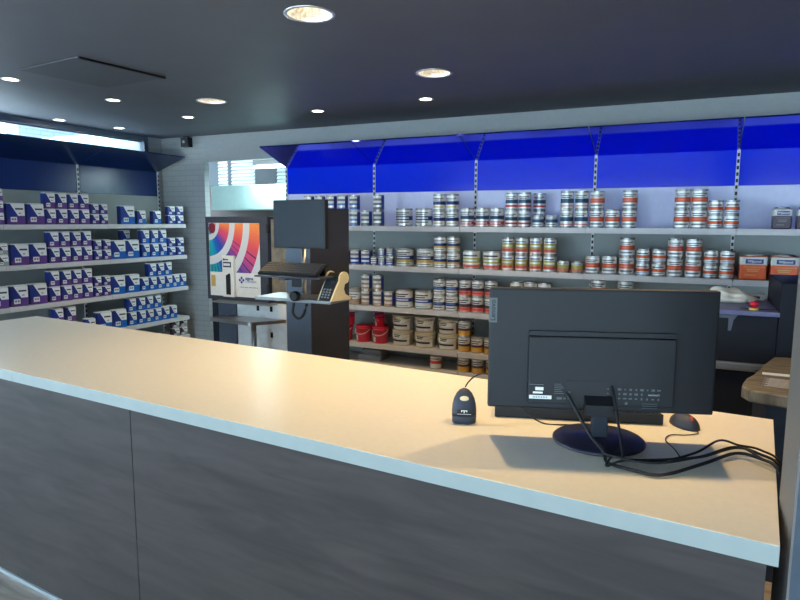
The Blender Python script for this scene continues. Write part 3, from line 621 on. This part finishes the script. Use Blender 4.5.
# ------------------------------------------------------------------ counter
CA = math.radians(-4.678)
ctr = thing('shop_counter', 'long service counter with pale top and dark wood front', 'counter', (0, 0, 0), CA)
U0, U1, V0, V1, ZT = -3.865, .068, 1.278, 2.134, .930
bm = B(); add_box(bm, (U0, V0 + .0012, ZT - .041), (U1, V1, ZT), bev=.0008); obj('worktop', bm, M['top'], ctr)
bm = B(); add_box(bm, (U0, V0, ZT - .041), (-2.52, V0 + .0011, ZT - .0008)); add_box(bm, (-2.519, V0, ZT - .041), (U1, V0 + .0011, ZT - .0008)); obj('edge_band', bm, M['edge'], ctr)
us = -1.831
for a, b_ in ((U0 + .02, us - .002), (us + .002, U1 - .018)):
    bm = B(); add_box(bm, (a, V0 + .022, .016), (b_, V0 + .042, ZT - .0415)); obj('front_panel', bm, M['oak'], ctr)
bm = B(); add_box(bm, (U0 + .03, V0 + .043, .0), (U1 - .10, V1 - .03, ZT - .0415)); obj('carcass', bm, M['navyboard'], ctr)
bm = B(); add_box(bm, (U0 + .02, V0 + .016, 0), (U1 - .018, V0 + .036, .0155)); obj('plinth_strip', bm, M['alu'], ctr)

# ------------------------------------------------------------------ counter monitor (seen from behind)
HA = math.radians(25.6)
RX = Vector((math.cos(HA), math.sin(HA), 0)); HY = Vector((-math.sin(HA), math.cos(HA), 0))
def ms(r, h, z): return RX * r + HY * h + Vector((0, 0, z))
mon = thing('computer_monitor', 'large black computer monitor seen from behind on the counter', 'monitor', ms(.541, 1.615, ZT + .0006), HA - math.radians(7))
# local: x right, y away from the camera, z up from the counter
zb, zt_ = .078, .414; hw = .300
bm = B(); add_box(bm, (-hw, .022, zb), (hw, .052, zt_), bev=.006); sh = obj('back_shell', bm, M['black'], mon)
bm = B(); add_box(bm, (-hw + .008, .0522, zb + .018), (hw - .008, .0535, zt_ - .008)); obj('screen', bm, M['screen'], mon)
bm = B(); add_box(bm, (-.192, .004, .098), (.192, .0225, .285), bev=.004); hs = obj('rear_housing', bm, M['black'], mon)
bm = B(); add_box(bm, (-.192, .012, .2862), (.192, .0221, .2985)); 
for k in range(28): add_box(bm, (-.18 + k * .013, .0112, .2885), (-.173 + k * .013, .0121, .296), 1)
obj('vent_slot', bm, [M['slot'], M['black']], mon)
for x, z in ((-.05, .262), (.05, .262), (-.05, .165), (.05, .165)):
    q = B(); add_lathe(q, [(.004, 0), (.004, .0015)], 10); q.transform(Matrix.Translation((x, .0042, z)) @ Matrix.Rotation(PI / 2, 4, 'X')); obj('screw', q, M['slot'], hs)
bm = B(); add_box(bm, (-.09, .0025, .1), (.018, .0045, .165)); obj('port_recess', bm, M['slot'], hs)
# stickers
bm = B(); add_box(bm, (-.188, .0028, .112), (-.128, .0042, .122)); add_box(bm, (-.172, .0028, .136), (-.150, .0042, .145)); add_box(bm, (-.178, .0028, .127), (-.152, .0042, .132)); st = obj('rating_sticker', bm, M['white'], mon)
bm = B()
for k in range(9): add_box(bm, (-.178 + k * .0045, .0024, .1145), (-.1758 + k * .0045, .0029, .1195))
for k in range(3): add_box(bm, (-.188, .0028, .151 + k * .0), (-.150, .0042, .1525))
obj('print', bm, M['inkl'], st)
bm = B()
for r_ in range(6): add_box(bm, (-.121, .0028, .128 + r_ * .0052), (-.095 - .004 * (r_ % 3), .0042, .1295 + r_ * .0052))
add_box(bm, (-.114, .0028, .112), (-.100, .0042, .1185)); add_box(bm, (-.096, .0028, .113), (-.088, .0042, .1175))
add_box(bm, (-.085, .0021, .13), (-.078, .0042, .136)); add_box(bm, (-.085, .0021, .114), (-.08, .0042, .118))
obj('port_print', bm, M['tag'], mon)
bm = B(); rr_ = random.Random(3)
for row in range(3):
    for k in range(9):
        x = .036 + k * .0145 - (.018 if k == 0 else 0); z = .146 - row * .0125
        if rr_.random() < .12: continue
        s = rr_.choice((.0018, .003, .0044)); q = rr_.choice((.0018, .0028)); add_box(bm, (x - s, .0028, z - q), (x + s, .0042, z + q))
for k in range(3): add_box(bm, (.11, .0028, .108 - k * .006), (.15, .0042, .1088 - k * .006))
add_box(bm, (.066, .0028, .104), (.073, .0042, .111))
obj('symbol_print', bm, M['tag'], mon)
bm = B(); add_box(bm, (.125, .0028, .131), (.152, .0042, .1345)); obj('caption_bar', bm, M['inkl'], mon)
# maker's tab on the left edge
bm = B(); add_box(bm, (-hw - .001, .0205, .318), (-hw + .021, .0222, .386)); tb = obj('maker_tab', bm, M['tag'], mon)
lettering('Lenovo', .0195, M['slot'], tb, Matrix.Translation((-hw + .0098, .0200, .352)) @ FACE_Y @ Matrix.Rotation(PI / 2, 4, 'Z'), bold=.0003)
# stand
bm = B(); add_lathe(bm, [(.112, 0), (.121, .003), (.121, .008), (.116, .012), (.04, .017)], 48); obj('stand_base', bm, M['blackg'], mon)
bm = B(); add_box(bm, (-.021, -.016, .015), (.021, .008, .10), bev=.004); obj('stand_neck', bm, M['navyboard'], mon)
bm = B(); add_quadprism(bm, [(-.042, -.03, .108), (.03, -.03, .108), (.03, .006, .128), (-.042, .006, .128)], (0, .004, -.03)); obj('stand_head', bm, M['slot'], mon)
# cables plugged into the monitor and led away to the right
def cable(name, pts, r, label, mt='black', n=8, cat='cable', group='black cables of the counter monitor'):
    bm = B(); add_tube(bm, spline(pts, n), r, 8); o = obj(name, bm, M[mt]); tag(o, label, cat, group); return o
zc_ = ZT + .0065
def cw(x, y, z=0): return (x, y, zc_ + z)
cable('power_cable', [ms(.452, 1.612, ZT + .135), ms(.462, 1.585, ZT + .11), ms(.49, 1.53, ZT + .05), ms(.515, 1.49, ZT + .018), cw(-.165, 1.53), cw(-.105, 1.508), cw(-.04, 1.508), cw(.05, 1.62, .004), cw(.12, 1.72, .006), (.175, 1.72, ZT + .008), (.214, 1.672, ZT - .004), (.2165, 1.64, ZT - .12), (.217, 1.62, ZT - .5)], .0042, 'thick black cable from left of the monitor foot, lying in front')
cable('signal_cable', [ms(.571, 1.615, ZT + .155), ms(.571, 1.59, ZT + .13), ms(.566, 1.53, ZT + .06), ms(.556, 1.47, ZT + .02), cw(-.13, 1.568), cw(-.06, 1.60), cw(.04, 1.66, .004), cw(.12, 1.745, .012), (.175, 1.745, ZT + .012), (.218, 1.70, ZT - .004), (.2245, 1.665, ZT - .12), (.226, 1.64, ZT - .5)], .0036, 'black cable from right of the monitor neck towards the column')
cable('usb_cable', [ms(.552, 1.50, ZT + .022), cw(-.165, 1.50, .003), cw(-.125, 1.545, .008), cw(-.04, 1.585, .008), cw(.03, 1.665, .012), cw(.085, 1.77, .018), cw(.13, 1.765, .014), (.180, 1.77, ZT + .014), (.223, 1.725, ZT - .004), (.230, 1.69, ZT - .12), (.233, 1.665, ZT - .5)], .003, 'thin black cable with a raised bend halfway to the column')
cable('desk_cable', [ms(.52, 1.53, ZT + .026), ms(.518, 1.50, ZT + .022), cw(-.165, 1.545, .014), cw(-.06, 1.55, .010), cw(.04, 1.64, .012), cw(.12, 1.735, .018), (.172, 1.70, ZT + .018), (.2125, 1.648, ZT - .004), (.2145, 1.61, ZT - .14), (.215, 1.59, ZT - .5)], .003, 'thin black cable lying over the others behind the foot')
# keyboard behind the monitor
kb = thing('keyboard', 'black keyboard lying behind the counter monitor', 'keyboard', ms(.545, 1.86, ZT + .0006), HA - math.radians(9))
bm = B(); add_quadprism(bm, [(-.245, -.07, 0), (-.245, .07, 0), (-.245, .07, .014), (-.245, -.07, .03)], (.49, 0, 0)); obj('case', bm, M['black'], kb)
bm = B()
for r_ in range(5):
    for k in range(20): 
        y = -.055 + r_ * .024; z = .0285 - r_ * .0027
        add_box(bm, (-.235 + k * .0237, y, z - .004), (-.235 + k * .0237 + .019, y + .019, z + .004))
obj('keys', bm, M['key'], kb)
# mouse with its cord
mo = thing('computer_mouse', 'small grey computer mouse right of the monitor foot', 'mouse', ms(.838, 1.75, ZT + .0006), HA + .15)
bm = B(); bmesh.ops.create_uvsphere(bm, u_segments=20, v_segments=12, radius=1)
bmesh.ops.delete(bm, geom=[v for v in bm.verts if v.co.z < -.02], context='VERTS')
bm.transform(Matrix.Diagonal((.034, .056, .036, 1)))
ed = [e for e in bm.edges if e.is_boundary]; bmesh.ops.edgeloop_fill(bm, edges=ed)
for f in bm.faces: f.smooth = True
obj('shell', bm, M['dark'], mo)
bm = B(); add_lathe(bm, [(.009, -.003), (.009, .003)], 14); bm.transform(Matrix.Translation((0, -.03, .027)) @ Matrix.Rotation(PI / 2, 4, 'Y')); obj('scroll_wheel', bm, M['red'], mo)  # the wheel's red stands for a red reflection on the mouse
cable('mouse_cord', [ms(.846, 1.692, ZT + .004), ms(.84, 1.672, ZT + .003), ms(.80, 1.66, ZT + .003), ms(.757, 1.66, ZT + .003), ms(.727, 1.62, ZT + .003), ms(.722, 1.56, ZT + .003), ms(.712, 1.50, ZT + .003)], .0016, 'thin black mouse cord curling round beside the monitor foot', group='black cables of the counter monitor')
# scanner
sc_ = thing('barcode_scanner', 'dark grey barcode scanner standing on the counter left of monitor', 'scanner', ms(.193, 1.785, ZT + .0006), HA - .1)
bm = B(); prof = [(0, 1, 1), (.015, 1.02, 1), (.03, 1.03, .98), (.05, .98, .92), (.066, .86, .8), (.08, .66, .62), (.089, .42, .42), (.0935, .18, .2)]
rings = []
for z, sx, sy_ in prof:
    ring = []
    for k in range(24):
        a = 2 * PI * k / 24; e = 2.6 if z < .03 else 2.2
        cx_ = abs(math.cos(a)) ** (2 / e) * (1 if math.cos(a) > 0 else -1); cy_ = abs(math.sin(a)) ** (2 / e) * (1 if math.sin(a) > 0 else -1)
        ring.append(bm.verts.new((.0355 * sx * cx_, .032 * sy_ * cy_ + z * .25, z)))
    rings.append(ring)
for i in range(len(rings) - 1):
    for k in range(24): bm.faces.new((rings[i][k], rings[i][(k + 1) % 24], rings[i + 1][(k + 1) % 24], rings[i + 1][k])).smooth = True
bm.faces.new(rings[0][::-1]); bm.faces.new(rings[-1])
obj('housing', bm, M['dark'], sc_)
bm = B(); add_box(bm, (-.022, -.0275, .030), (.022, -.022, .0425), bev=.002); wd = obj('emblem_patch', bm, M['slot'], sc_)
bm = B(); add_box(bm, (-.009, -.0285, .0385), (.009, -.0272, .0405)); add_box(bm, (-.0014, -.0285, .0325), (.0014, -.0272, .0385)); add_box(bm, (-.02, -.0282, .0285), (.02, -.0272, .0295)); add_box(bm, (-.009, -.0285, .0355), (-.0065, -.0272, .0385)); add_box(bm, (.0065, -.0285, .0355), (.009, -.0272, .0385)); obj('emblem', bm, M['pale'], wd)
bm = B(); bmesh.ops.create_uvsphere(bm, u_segments=16, v_segments=8, radius=1); bm.transform(Matrix.Translation((0, -.0045, .0695)) @ Matrix.Rotation(-.55, 4, 'X') @ Matrix.Diagonal((.0135, .004, .0085, 1))); obj('indicator_button', bm, M['cream'], sc_)
bm = B(); add_box(bm, (-.0352, -.0335, .0235), (.0352, .02, .0245)); obj('seam', bm, M['slot'], sc_)
cable('scanner_cord', [ms(.199, 1.818, ZT + .0955), ms(.208, 1.815, ZT + .112), ms(.228, 1.81, ZT + .132), ms(.258, 1.80, ZT + .142), ms(.31, 1.79, ZT + .13), ms(.36, 1.78, ZT + .05), ms(.42, 1.76, ZT + .004), ms(.50, 1.74, ZT + .004)], .0022, 'dark cord rising from the scanner top to behind the monitor', group='black cables of the counter monitor')

# ------------------------------------------------------------------ tinting machine with colour-fan poster
tm = thing('tinting_machine', 'paint tinting machine with colour fan poster and steel tray', 'machine', (-4.30, 5.0, 0))
bm = B(); add_box(bm, (-.36, .03, .70), (.43, .34, 1.565), bev=.006); obj('cabinet', bm, M['dark'], tm)
bm = B(); add_box(bm, (.4312, .06, .72), (.434, .33, 1.54)); obj('side_panel', bm, M['beigep'], tm)
bm = B()
for a, b_ in (((-.37, 0, .70), (-.335, .03, 1.565)), ((.333, 0, .70), (.435, .03, 1.565)), ((-.335, 0, 1.502), (.333, .03, 1.565)), ((-.335, 0, .70), (.333, .03, .738))): add_box(bm, a, b_)
obj('door_frame', bm, M['dark'], tm)
for z in (.80, 1.40):
    bm = B(); add_box(bm, (.425, -.012, z), (.452, .02, z + .09), bev=.003); obj('hinge', bm, M['black'], tm)
bm = B(); add_box(bm, (-.334, .006, .739), (.332, .029, 1.501)); pp = obj('poster_board', bm, M['white'], tm)
bm = B(); add_box(bm, (-.330, 0, -.245), (.328, .002, .262)); fan = obj('colour_fan', bm, M['fan'], pp, (0, .0035, 1.235))
bm = B(); add_lathe(bm, [(.05, 0), (.05, .0015)], 28); bm.transform(Matrix.Translation((-.285, .0032, 1.445)) @ Matrix.Rotation(PI / 2, 4, 'X') @ Matrix.Diagonal((.9, 1.1, 1, 1))); ov = obj('round_emblem', bm, M['red_oval'], pp)
bm = B(); add_box(bm, (-.32, .003, .835), (-.262, .006, .955)); obj('yellow_square', bm, M['gold'], pp)
# blue diamond emblem and lettering
bm = B(); cx0, cz0 = .085, .915
for dx, dz in ((0, .022), (0, -.022), (.022, 0), (-.022, 0)): add_quadprism(bm, [(cx0 + dx - .016, .004, cz0 + dz), (cx0 + dx, .004, cz0 + dz - .016), (cx0 + dx + .016, .004, cz0 + dz), (cx0 + dx, .004, cz0 + dz + .016)], (0, .002, 0))
obj('diamond_emblem', bm, M['indigo'], pp)
lettering('sigma', .046, M['indigo'], pp, Matrix.Translation((.135, .004, .934)) @ FACE_Y, align='LEFT', bold=.0008)
lettering('COATINGS', .028, M['sky'], pp, Matrix.Translation((.135, .004, .900)) @ FACE_Y, align='LEFT')
bm = B()
for k in range(14): add_box(bm, (.06 + k * .017, .004, .838), (.06 + k * .017 + (.012 if k % 3 else .007), .006, .846))
obj('small_print', bm, M['inkl'], pp)
bm = B(); add_box(bm, (-.137, -.03, .735), (.012, .005, 1.165), bev=.006); nz = obj('nozzle_housing', bm, M['white'], tm)
bm = B(); add_box(bm, (-.122, -.033, 1.045), (-.018, -.0295, 1.10)); obj('name_plate', bm, M['ink'], nz)
bm = B(); add_box(bm, (-.116, -.0335, 1.06), (-.03, -.0325, 1.085)); obj('plate_print', bm, M['pale'], nz)
bm = B(); add_box(bm, (-.122, -.033, 1.115), (-.10, -.0295, 1.135)); add_box(bm, (-.095, -.033, 1.118), (-.055, -.0295, 1.13)); obj('logo_print', bm, M['ink'], nz)
bm = B(); add_box(bm, (-.09, -.032, .76), (-.03, -.0295, .96)); add_quadprism(bm, [(-.09, -.032, .96), (-.03, -.032, .96), (-.04, -.032, .985)], (0, .0025, 0)); obj('fill_slot', bm, M['slot'], nz)
bm = B(); add_box(bm, (-.22, -.10, .678), (.50, .055, .699), bev=.003); obj('ledge', bm, M['steel'], tm)
bm = B(); add_box(bm, (-.27, .04, 0), (-.03, .33, .70), bev=.004); obj('base_column', bm, M['slate'], tm)
bm = B(); add_box(bm, (-.37, .06, 0), (-.272, .34, .69)); obj('base_side', bm, M['navyboard'], tm)
bm = B(); add_box(bm, (-.029, .06, 0), (.60, .10, .681)); bp_ = obj('rear_panel', bm, M['marble'], tm)
bm = B()
for x, z in ((.23, .60), (.40, .60), (.40, .33)): add_box(bm, (x, .052, z), (x + .03, .0602, z + .055), bev=.003)
obj('socket', bm, M['black'], bp_)
bm = B(); n = 8
pts = [(-.15, .035, .50), (-.17, -.20, .50), (.36, -.26, .50)] + [(.36 + .08 * math.sin(PI / 2 * k / n), -.18 - .08 * math.cos(PI / 2 * k / n), .50) for k in range(1, n)] + [(.61, .035, .50)]
add_quadprism(bm, pts, (0, 0, .034)); obj('can_shelf', bm, M['steel'], tm)
bm = B(); add_tube(bm, [(.37, -.17, 0), (.37, -.17, .50)], .026, 16); obj('shelf_leg', bm, M['steel'], tm)

# ------------------------------------------------------------------ mixing pedestal with its screen, keyboard and colour reader
pe = thing('computer_pedestal', 'tall dark pedestal holding a screen beside the tinting machine', 'pedestal', (-2.75, 3.92, 0))
bm = B(); add_box(bm, (-.10, .012, 0), (.112, .585, 1.60), bev=.003); obj('tower', bm, M['dark'], pe)
bm = B(); add_box(bm, (-.112, 0, 0), (.1125, .0115, 1.60)); obj('front_panel', bm, M['slate'], pe)  # front face of the tower; window light is put into its lighter colour
bm = B(); add_box(bm, (-.112, 0, 1.601), (.113, .586, 1.625), bev=.003); obj('cap', bm, M['dark'], pe)
bm = B(); add_box(bm, (-.04, -.03, 1.02), (.06, 0, 1.10), bev=.004); obj('power_brick', bm, M['black'], pe)
bm = B(); add_tube(bm, [(.155, -.14, .985), (.155, -.14, 1.33)], .018, 14); add_tube(bm, [(.155, -.14, 1.02), (.05, .0, 1.02)], .015, 12); obj('screen_pole', bm, M['steel'], pe)
bm = B(); add_box(bm, (-.05, -.46, 1.132), (.50, -.22, 1.143), rot=None, bev=.002); add_box(bm, (-.02, -.22, 1.09), (.04, 0.0, 1.131)); obj('keyboard_tray', bm, M['dark'], pe)
bm = B(); add_box(bm, (-.13, -.36, .955), (.515, -.06, .978), bev=.003); add_box(bm, (-.05, -.06, .93), (.08, 0, .955)); obj('tray', bm, M['steel'], pe)
bm = B(); add_tube(bm, spline([(.22, -.37, .95), (.215, -.375, .88), (.26, -.38, .845), (.30, -.375, .87), (.33, -.37, .95)], 6), .010, 10); obj('cable_loop', bm, M['black'], pe)
bm = B(); add_lathe(bm, [(.036, 0), (.036, .03), (.03, .038)], 20); bm.transform(Matrix.Translation((.235, -.36, 1.0)) @ Matrix.Rotation(PI / 2, 4, 'X')); obj('knob', bm, M['black'], pe)
# its screen
s2 = thing('computer_monitor', 'dark blank screen on the tall pedestal', 'monitor', (-2.593, 3.72, 1.325), 0)
bm = B(); add_box(bm, (-.228, .0, 0), (.222, .045, .35), bev=.006); obj('housing', bm, M['black'], s2)
bm = B(); add_box(bm, (-.212, -.0012, .018), (.208, .0002, .334)); obj('screen', bm, M['screen'], s2)
bm = B(); add_box(bm, (-.05, .0455, .02), (.07, .055, .12)); obj('mount_plate', bm, M['black'], s2)
# keyboard, tilted towards the camera
k2 = thing('keyboard', 'black keyboard on the pedestal tray below the dark screen', 'keyboard', (-2.52, 3.555, 1.1445), 0)
tl = Matrix.Rotation(math.radians(25), 4, 'X')
bm = B(); add_box(bm, (-.26, -.085, 0), (.23, .075, .018), bev=.004); bm.transform(Matrix.Translation((0, 0, .037)) @ tl); obj('case', bm, M['black'], k2)
bm = B()
for r_ in range(5):
    for k in range(21): add_box(bm, (-.25 + k * .0224, -.072 + r_ * .028, .018), (-.25 + k * .0224 + .0175, -.072 + r_ * .028 + .022, .0255))
bm.transform(Matrix.Translation((0, 0, .037)) @ tl); obj('keys', bm, M['key'], k2)
bm = B(); add_box(bm, (-.24, .055, 0), (-.20, .065, .055)); add_box(bm, (.17, .055, 0), (.21, .065, .055)); obj('foot', bm, M['black'], k2)
# colour reader with cream side arms
cr = thing('colour_reader', 'black handheld colour reader in a cream stand on the pedestal tray', 'device', (-2.262, 3.64, .979), math.radians(-14)); cr.scale = (.92, .92, .92)
side = [(0, -.07), (.0, -.055)] 
def prof_side(x0, x1):
    bm = B(); pl = [(-.095, 0), (.11, 0), (.115, .015), (.055, .045), (.04, .085), (.05, .12)]
    c_ = (.045, .165); pl += [(c_[0] + .05 * math.cos(a), c_[1] + .05 * math.sin(a)) for a in [(-.7 + k * .45) for k in range(9)]]
    pl += [(-.005, .15), (-.05, .08)]
    add_quadprism(bm, [(x0, y, z) for y, z in pl], (x1 - x0, 0, 0)); return bm
obj('stand_side', prof_side(-.075, -.063), M['cream'], cr); obj('stand_side', prof_side(.063, .078), M['cream'], cr)
bm = B(); add_quadprism(bm, [(-.062, -.088, .004), (-.062, .06, .004), (-.062, .07, .20), (-.062, .03, .205), (-.062, -.005, .175)], (.124, 0, 0)); bo = obj('reader_body', bm, M['black'], cr)
import numpy as _np
def on_face(u, v, lift=.002):   # point of the sloping front face
    a = Vector((0, -.088, .004)); b = Vector((0, -.005, .175)); nrm = Vector((0, -(b - a).z, (b - a).y)).normalized()
    return a + (b - a) * v + Vector((u, 0, 0)) + nrm * lift
bm = B()
for r_ in range(4):
    for c2 in range(3):
        p = on_face(-.036 + c2 * .032, .12 + r_ * .11); q = Matrix.Translation(p) @ Matrix.Rotation(-math.atan2(.083, .171), 4, 'X')
        t_ = B(); add_box(t_, (-.009, -.002, -.006), (.009, .002, .006)); t_.transform(q); bm.from_mesh(mesh('x', t_, M['grey'])) ; t_ = None
obj('keypad', bm, M['inkl'], bo)
t_ = B(); add_box(t_, (-.045, -.002, -.022), (.045, .002, .022)); t_.transform(Matrix.Translation(on_face(0, .75)) @ Matrix.Rotation(-math.atan2(.083, .171), 4, 'X')); obj('display', t_, M['screen'], bo)
# ------------------------------------------------------------------ right end: column, mixer, timber slab
bm = B(); add_box(bm, (.193, 1.30, 0), (.197, 1.49, ZC)); add_box(bm, (.197, 1.30, 0), (.60, 1.49, ZC), 1); struct('trim_1', bm, [M['taupe'], M['colf']], 'dark grey column at the right end of the counter', 'column')

mx_ = thing('paint_mixer', 'dark paint mixer with daylight-tinted lid behind the counter on the right', 'machine', (.10, 3.82, 0))
bm = B(); add_box(bm, (0, 0, .30), (.32, .62, 1.02), bev=.006); obj('body', bm, M['mixer'], mx_)
bm = B(); add_box(bm, (-.02, -.02, 1.021), (.325, .63, 1.048), bev=.004); obj('lid', bm, M['daylit_top'], mx_)
bm = B(); add_quadprism(bm, [(.02, -.004, 1.019), (.13, -.004, 1.019), (.11, -.004, .99), (.10, -.004, .93), (.085, -.004, .93), (.085, -.004, 1.0), (.02, -.004, 1.0)], (0, .003, 0)); obj('trim_edge', bm, M['slate'], mx_)
bm = B(); add_box(bm, (.321, -.02, .30), (.60, .62, 1.205), bev=.006); obj('control_tower', bm, M['mixer'], mx_)
bm = B(); add_box(bm, (-.2, -.06, .72), (.30, -.03, .765), bev=.008); obj('front_rail', bm, M['steel'], mx_)
bm = B(); add_box(bm, (.02, .02, 0), (.30, .6, .299)); obj('plinth', bm, M['slot'], mx_)
bm = B(); add_lathe(bm, [(.024, 0), (.024, .010)], 20); eb = obj('stop_ring', bm, M['yel'], mx_, (.205, .03, 1.0485))
bm = B(); add_lathe(bm, [(.012, .010), (.012, .022), (.022, .024), (.024, .034), (.018, .044), (.006, .048)], 20); obj('stop_button', bm, M['estop'], eb)
bm = B(); add_box(bm, (.145, .06, 1.0485), (.32, .068, 1.053)); obj('slot', bm, M['slot'], mx_)
# bag on the mixer
bm = B(); bmesh.ops.create_icosphere(bm, subdivisions=4, radius=1)
rn = random.Random(5)
for v in bm.verts:
    c = v.co; k = 1 + .10 * math.sin(7 * c.x + 2 * c.y) + .07 * math.sin(11 * c.y + 5 * c.z + 1)
    v.co = Vector((c.x * .125 * k, c.y * .09 * k, max(-.0, (c.z + .55) * .05 * k * (1 - .35 * c.x))))
for f in bm.faces: f.smooth = True
bag = obj('plastic_bag', bm, M['cloth']); bag.location = (.215, 4.20, 1.0495); tag(bag, 'crumpled white bag lying on the paint mixer lid', 'bag')
t = thing('white_carton', 'small white carton with dark print behind the crumpled bag', 'box', (.372, 4.375, 1.0487))
bm = B(); add_box(bm, (-.055, -.03, 0), (.025, .03, .035), bev=.002); obj('carton', bm, M['white'], t)
bm = B(); add_box(bm, (-.05, -.0312, .008), (.0, -.0302, .024)); obj('print', bm, M['ink'], t)

# timber slab table
sl = thing('timber_table', 'rough old timber slab table behind the column at right', 'table', (0, 0, 0))
bm = B(); edge = [(.205, 2.86), (.212, 2.92), (.232, 3.02), (.262, 3.10), (.30, 3.24), (.33, 3.37), (.385, 3.56), (.44, 3.58), (.95, 3.50), (.95, 2.70), (.36, 2.76), (.23, 2.80)]
add_quadprism(bm, [(x, y, .80) for x, y in edge], (0, 0, .052))
es = [e for e in bm.edges if abs(e.verts[0].co.z - e.verts[1].co.z) < .001]
bmesh.ops.bevel(bm, geom=es, offset=.009, segments=3, affect='EDGES', profile=.5)
obj('slab', bm, M['timber'], sl)
bm = B(); add_box(bm, (.30, 2.9, 0), (.80, 3.45, .799)); obj('base', bm, M['navyboard'], sl)
bm = B(); add_box(bm, (-.05, -.10, 0), (.06, .09, .002)); bm.transform(Matrix.Translation((.34, 2.97, .8525)) @ Matrix.Rotation(-.15, 4, 'Z')); pr_ = obj('paper_slip', bm, M['taupe']); tag(pr_, 'grey printed slip lying on the timber slab', 'paper')
bm = B()
for k in range(8): add_box(bm, (-.04 + (k % 2) * .01, -.085 + k * .021, .002), (.045, -.078 + k * .021, .0024))
bm.transform(Matrix.Translation((.34, 2.97, .8525)) @ Matrix.Rotation(-.15, 4, 'Z')); obj('print', bm, M['pale'], pr_)
bm = B(); add_box(bm, (.30, 3.115, .8525), (.48, 3.13, .860)); q = obj('ruler', bm, M['white']); tag(q, 'white ruler strip lying across the timber slab', 'ruler')
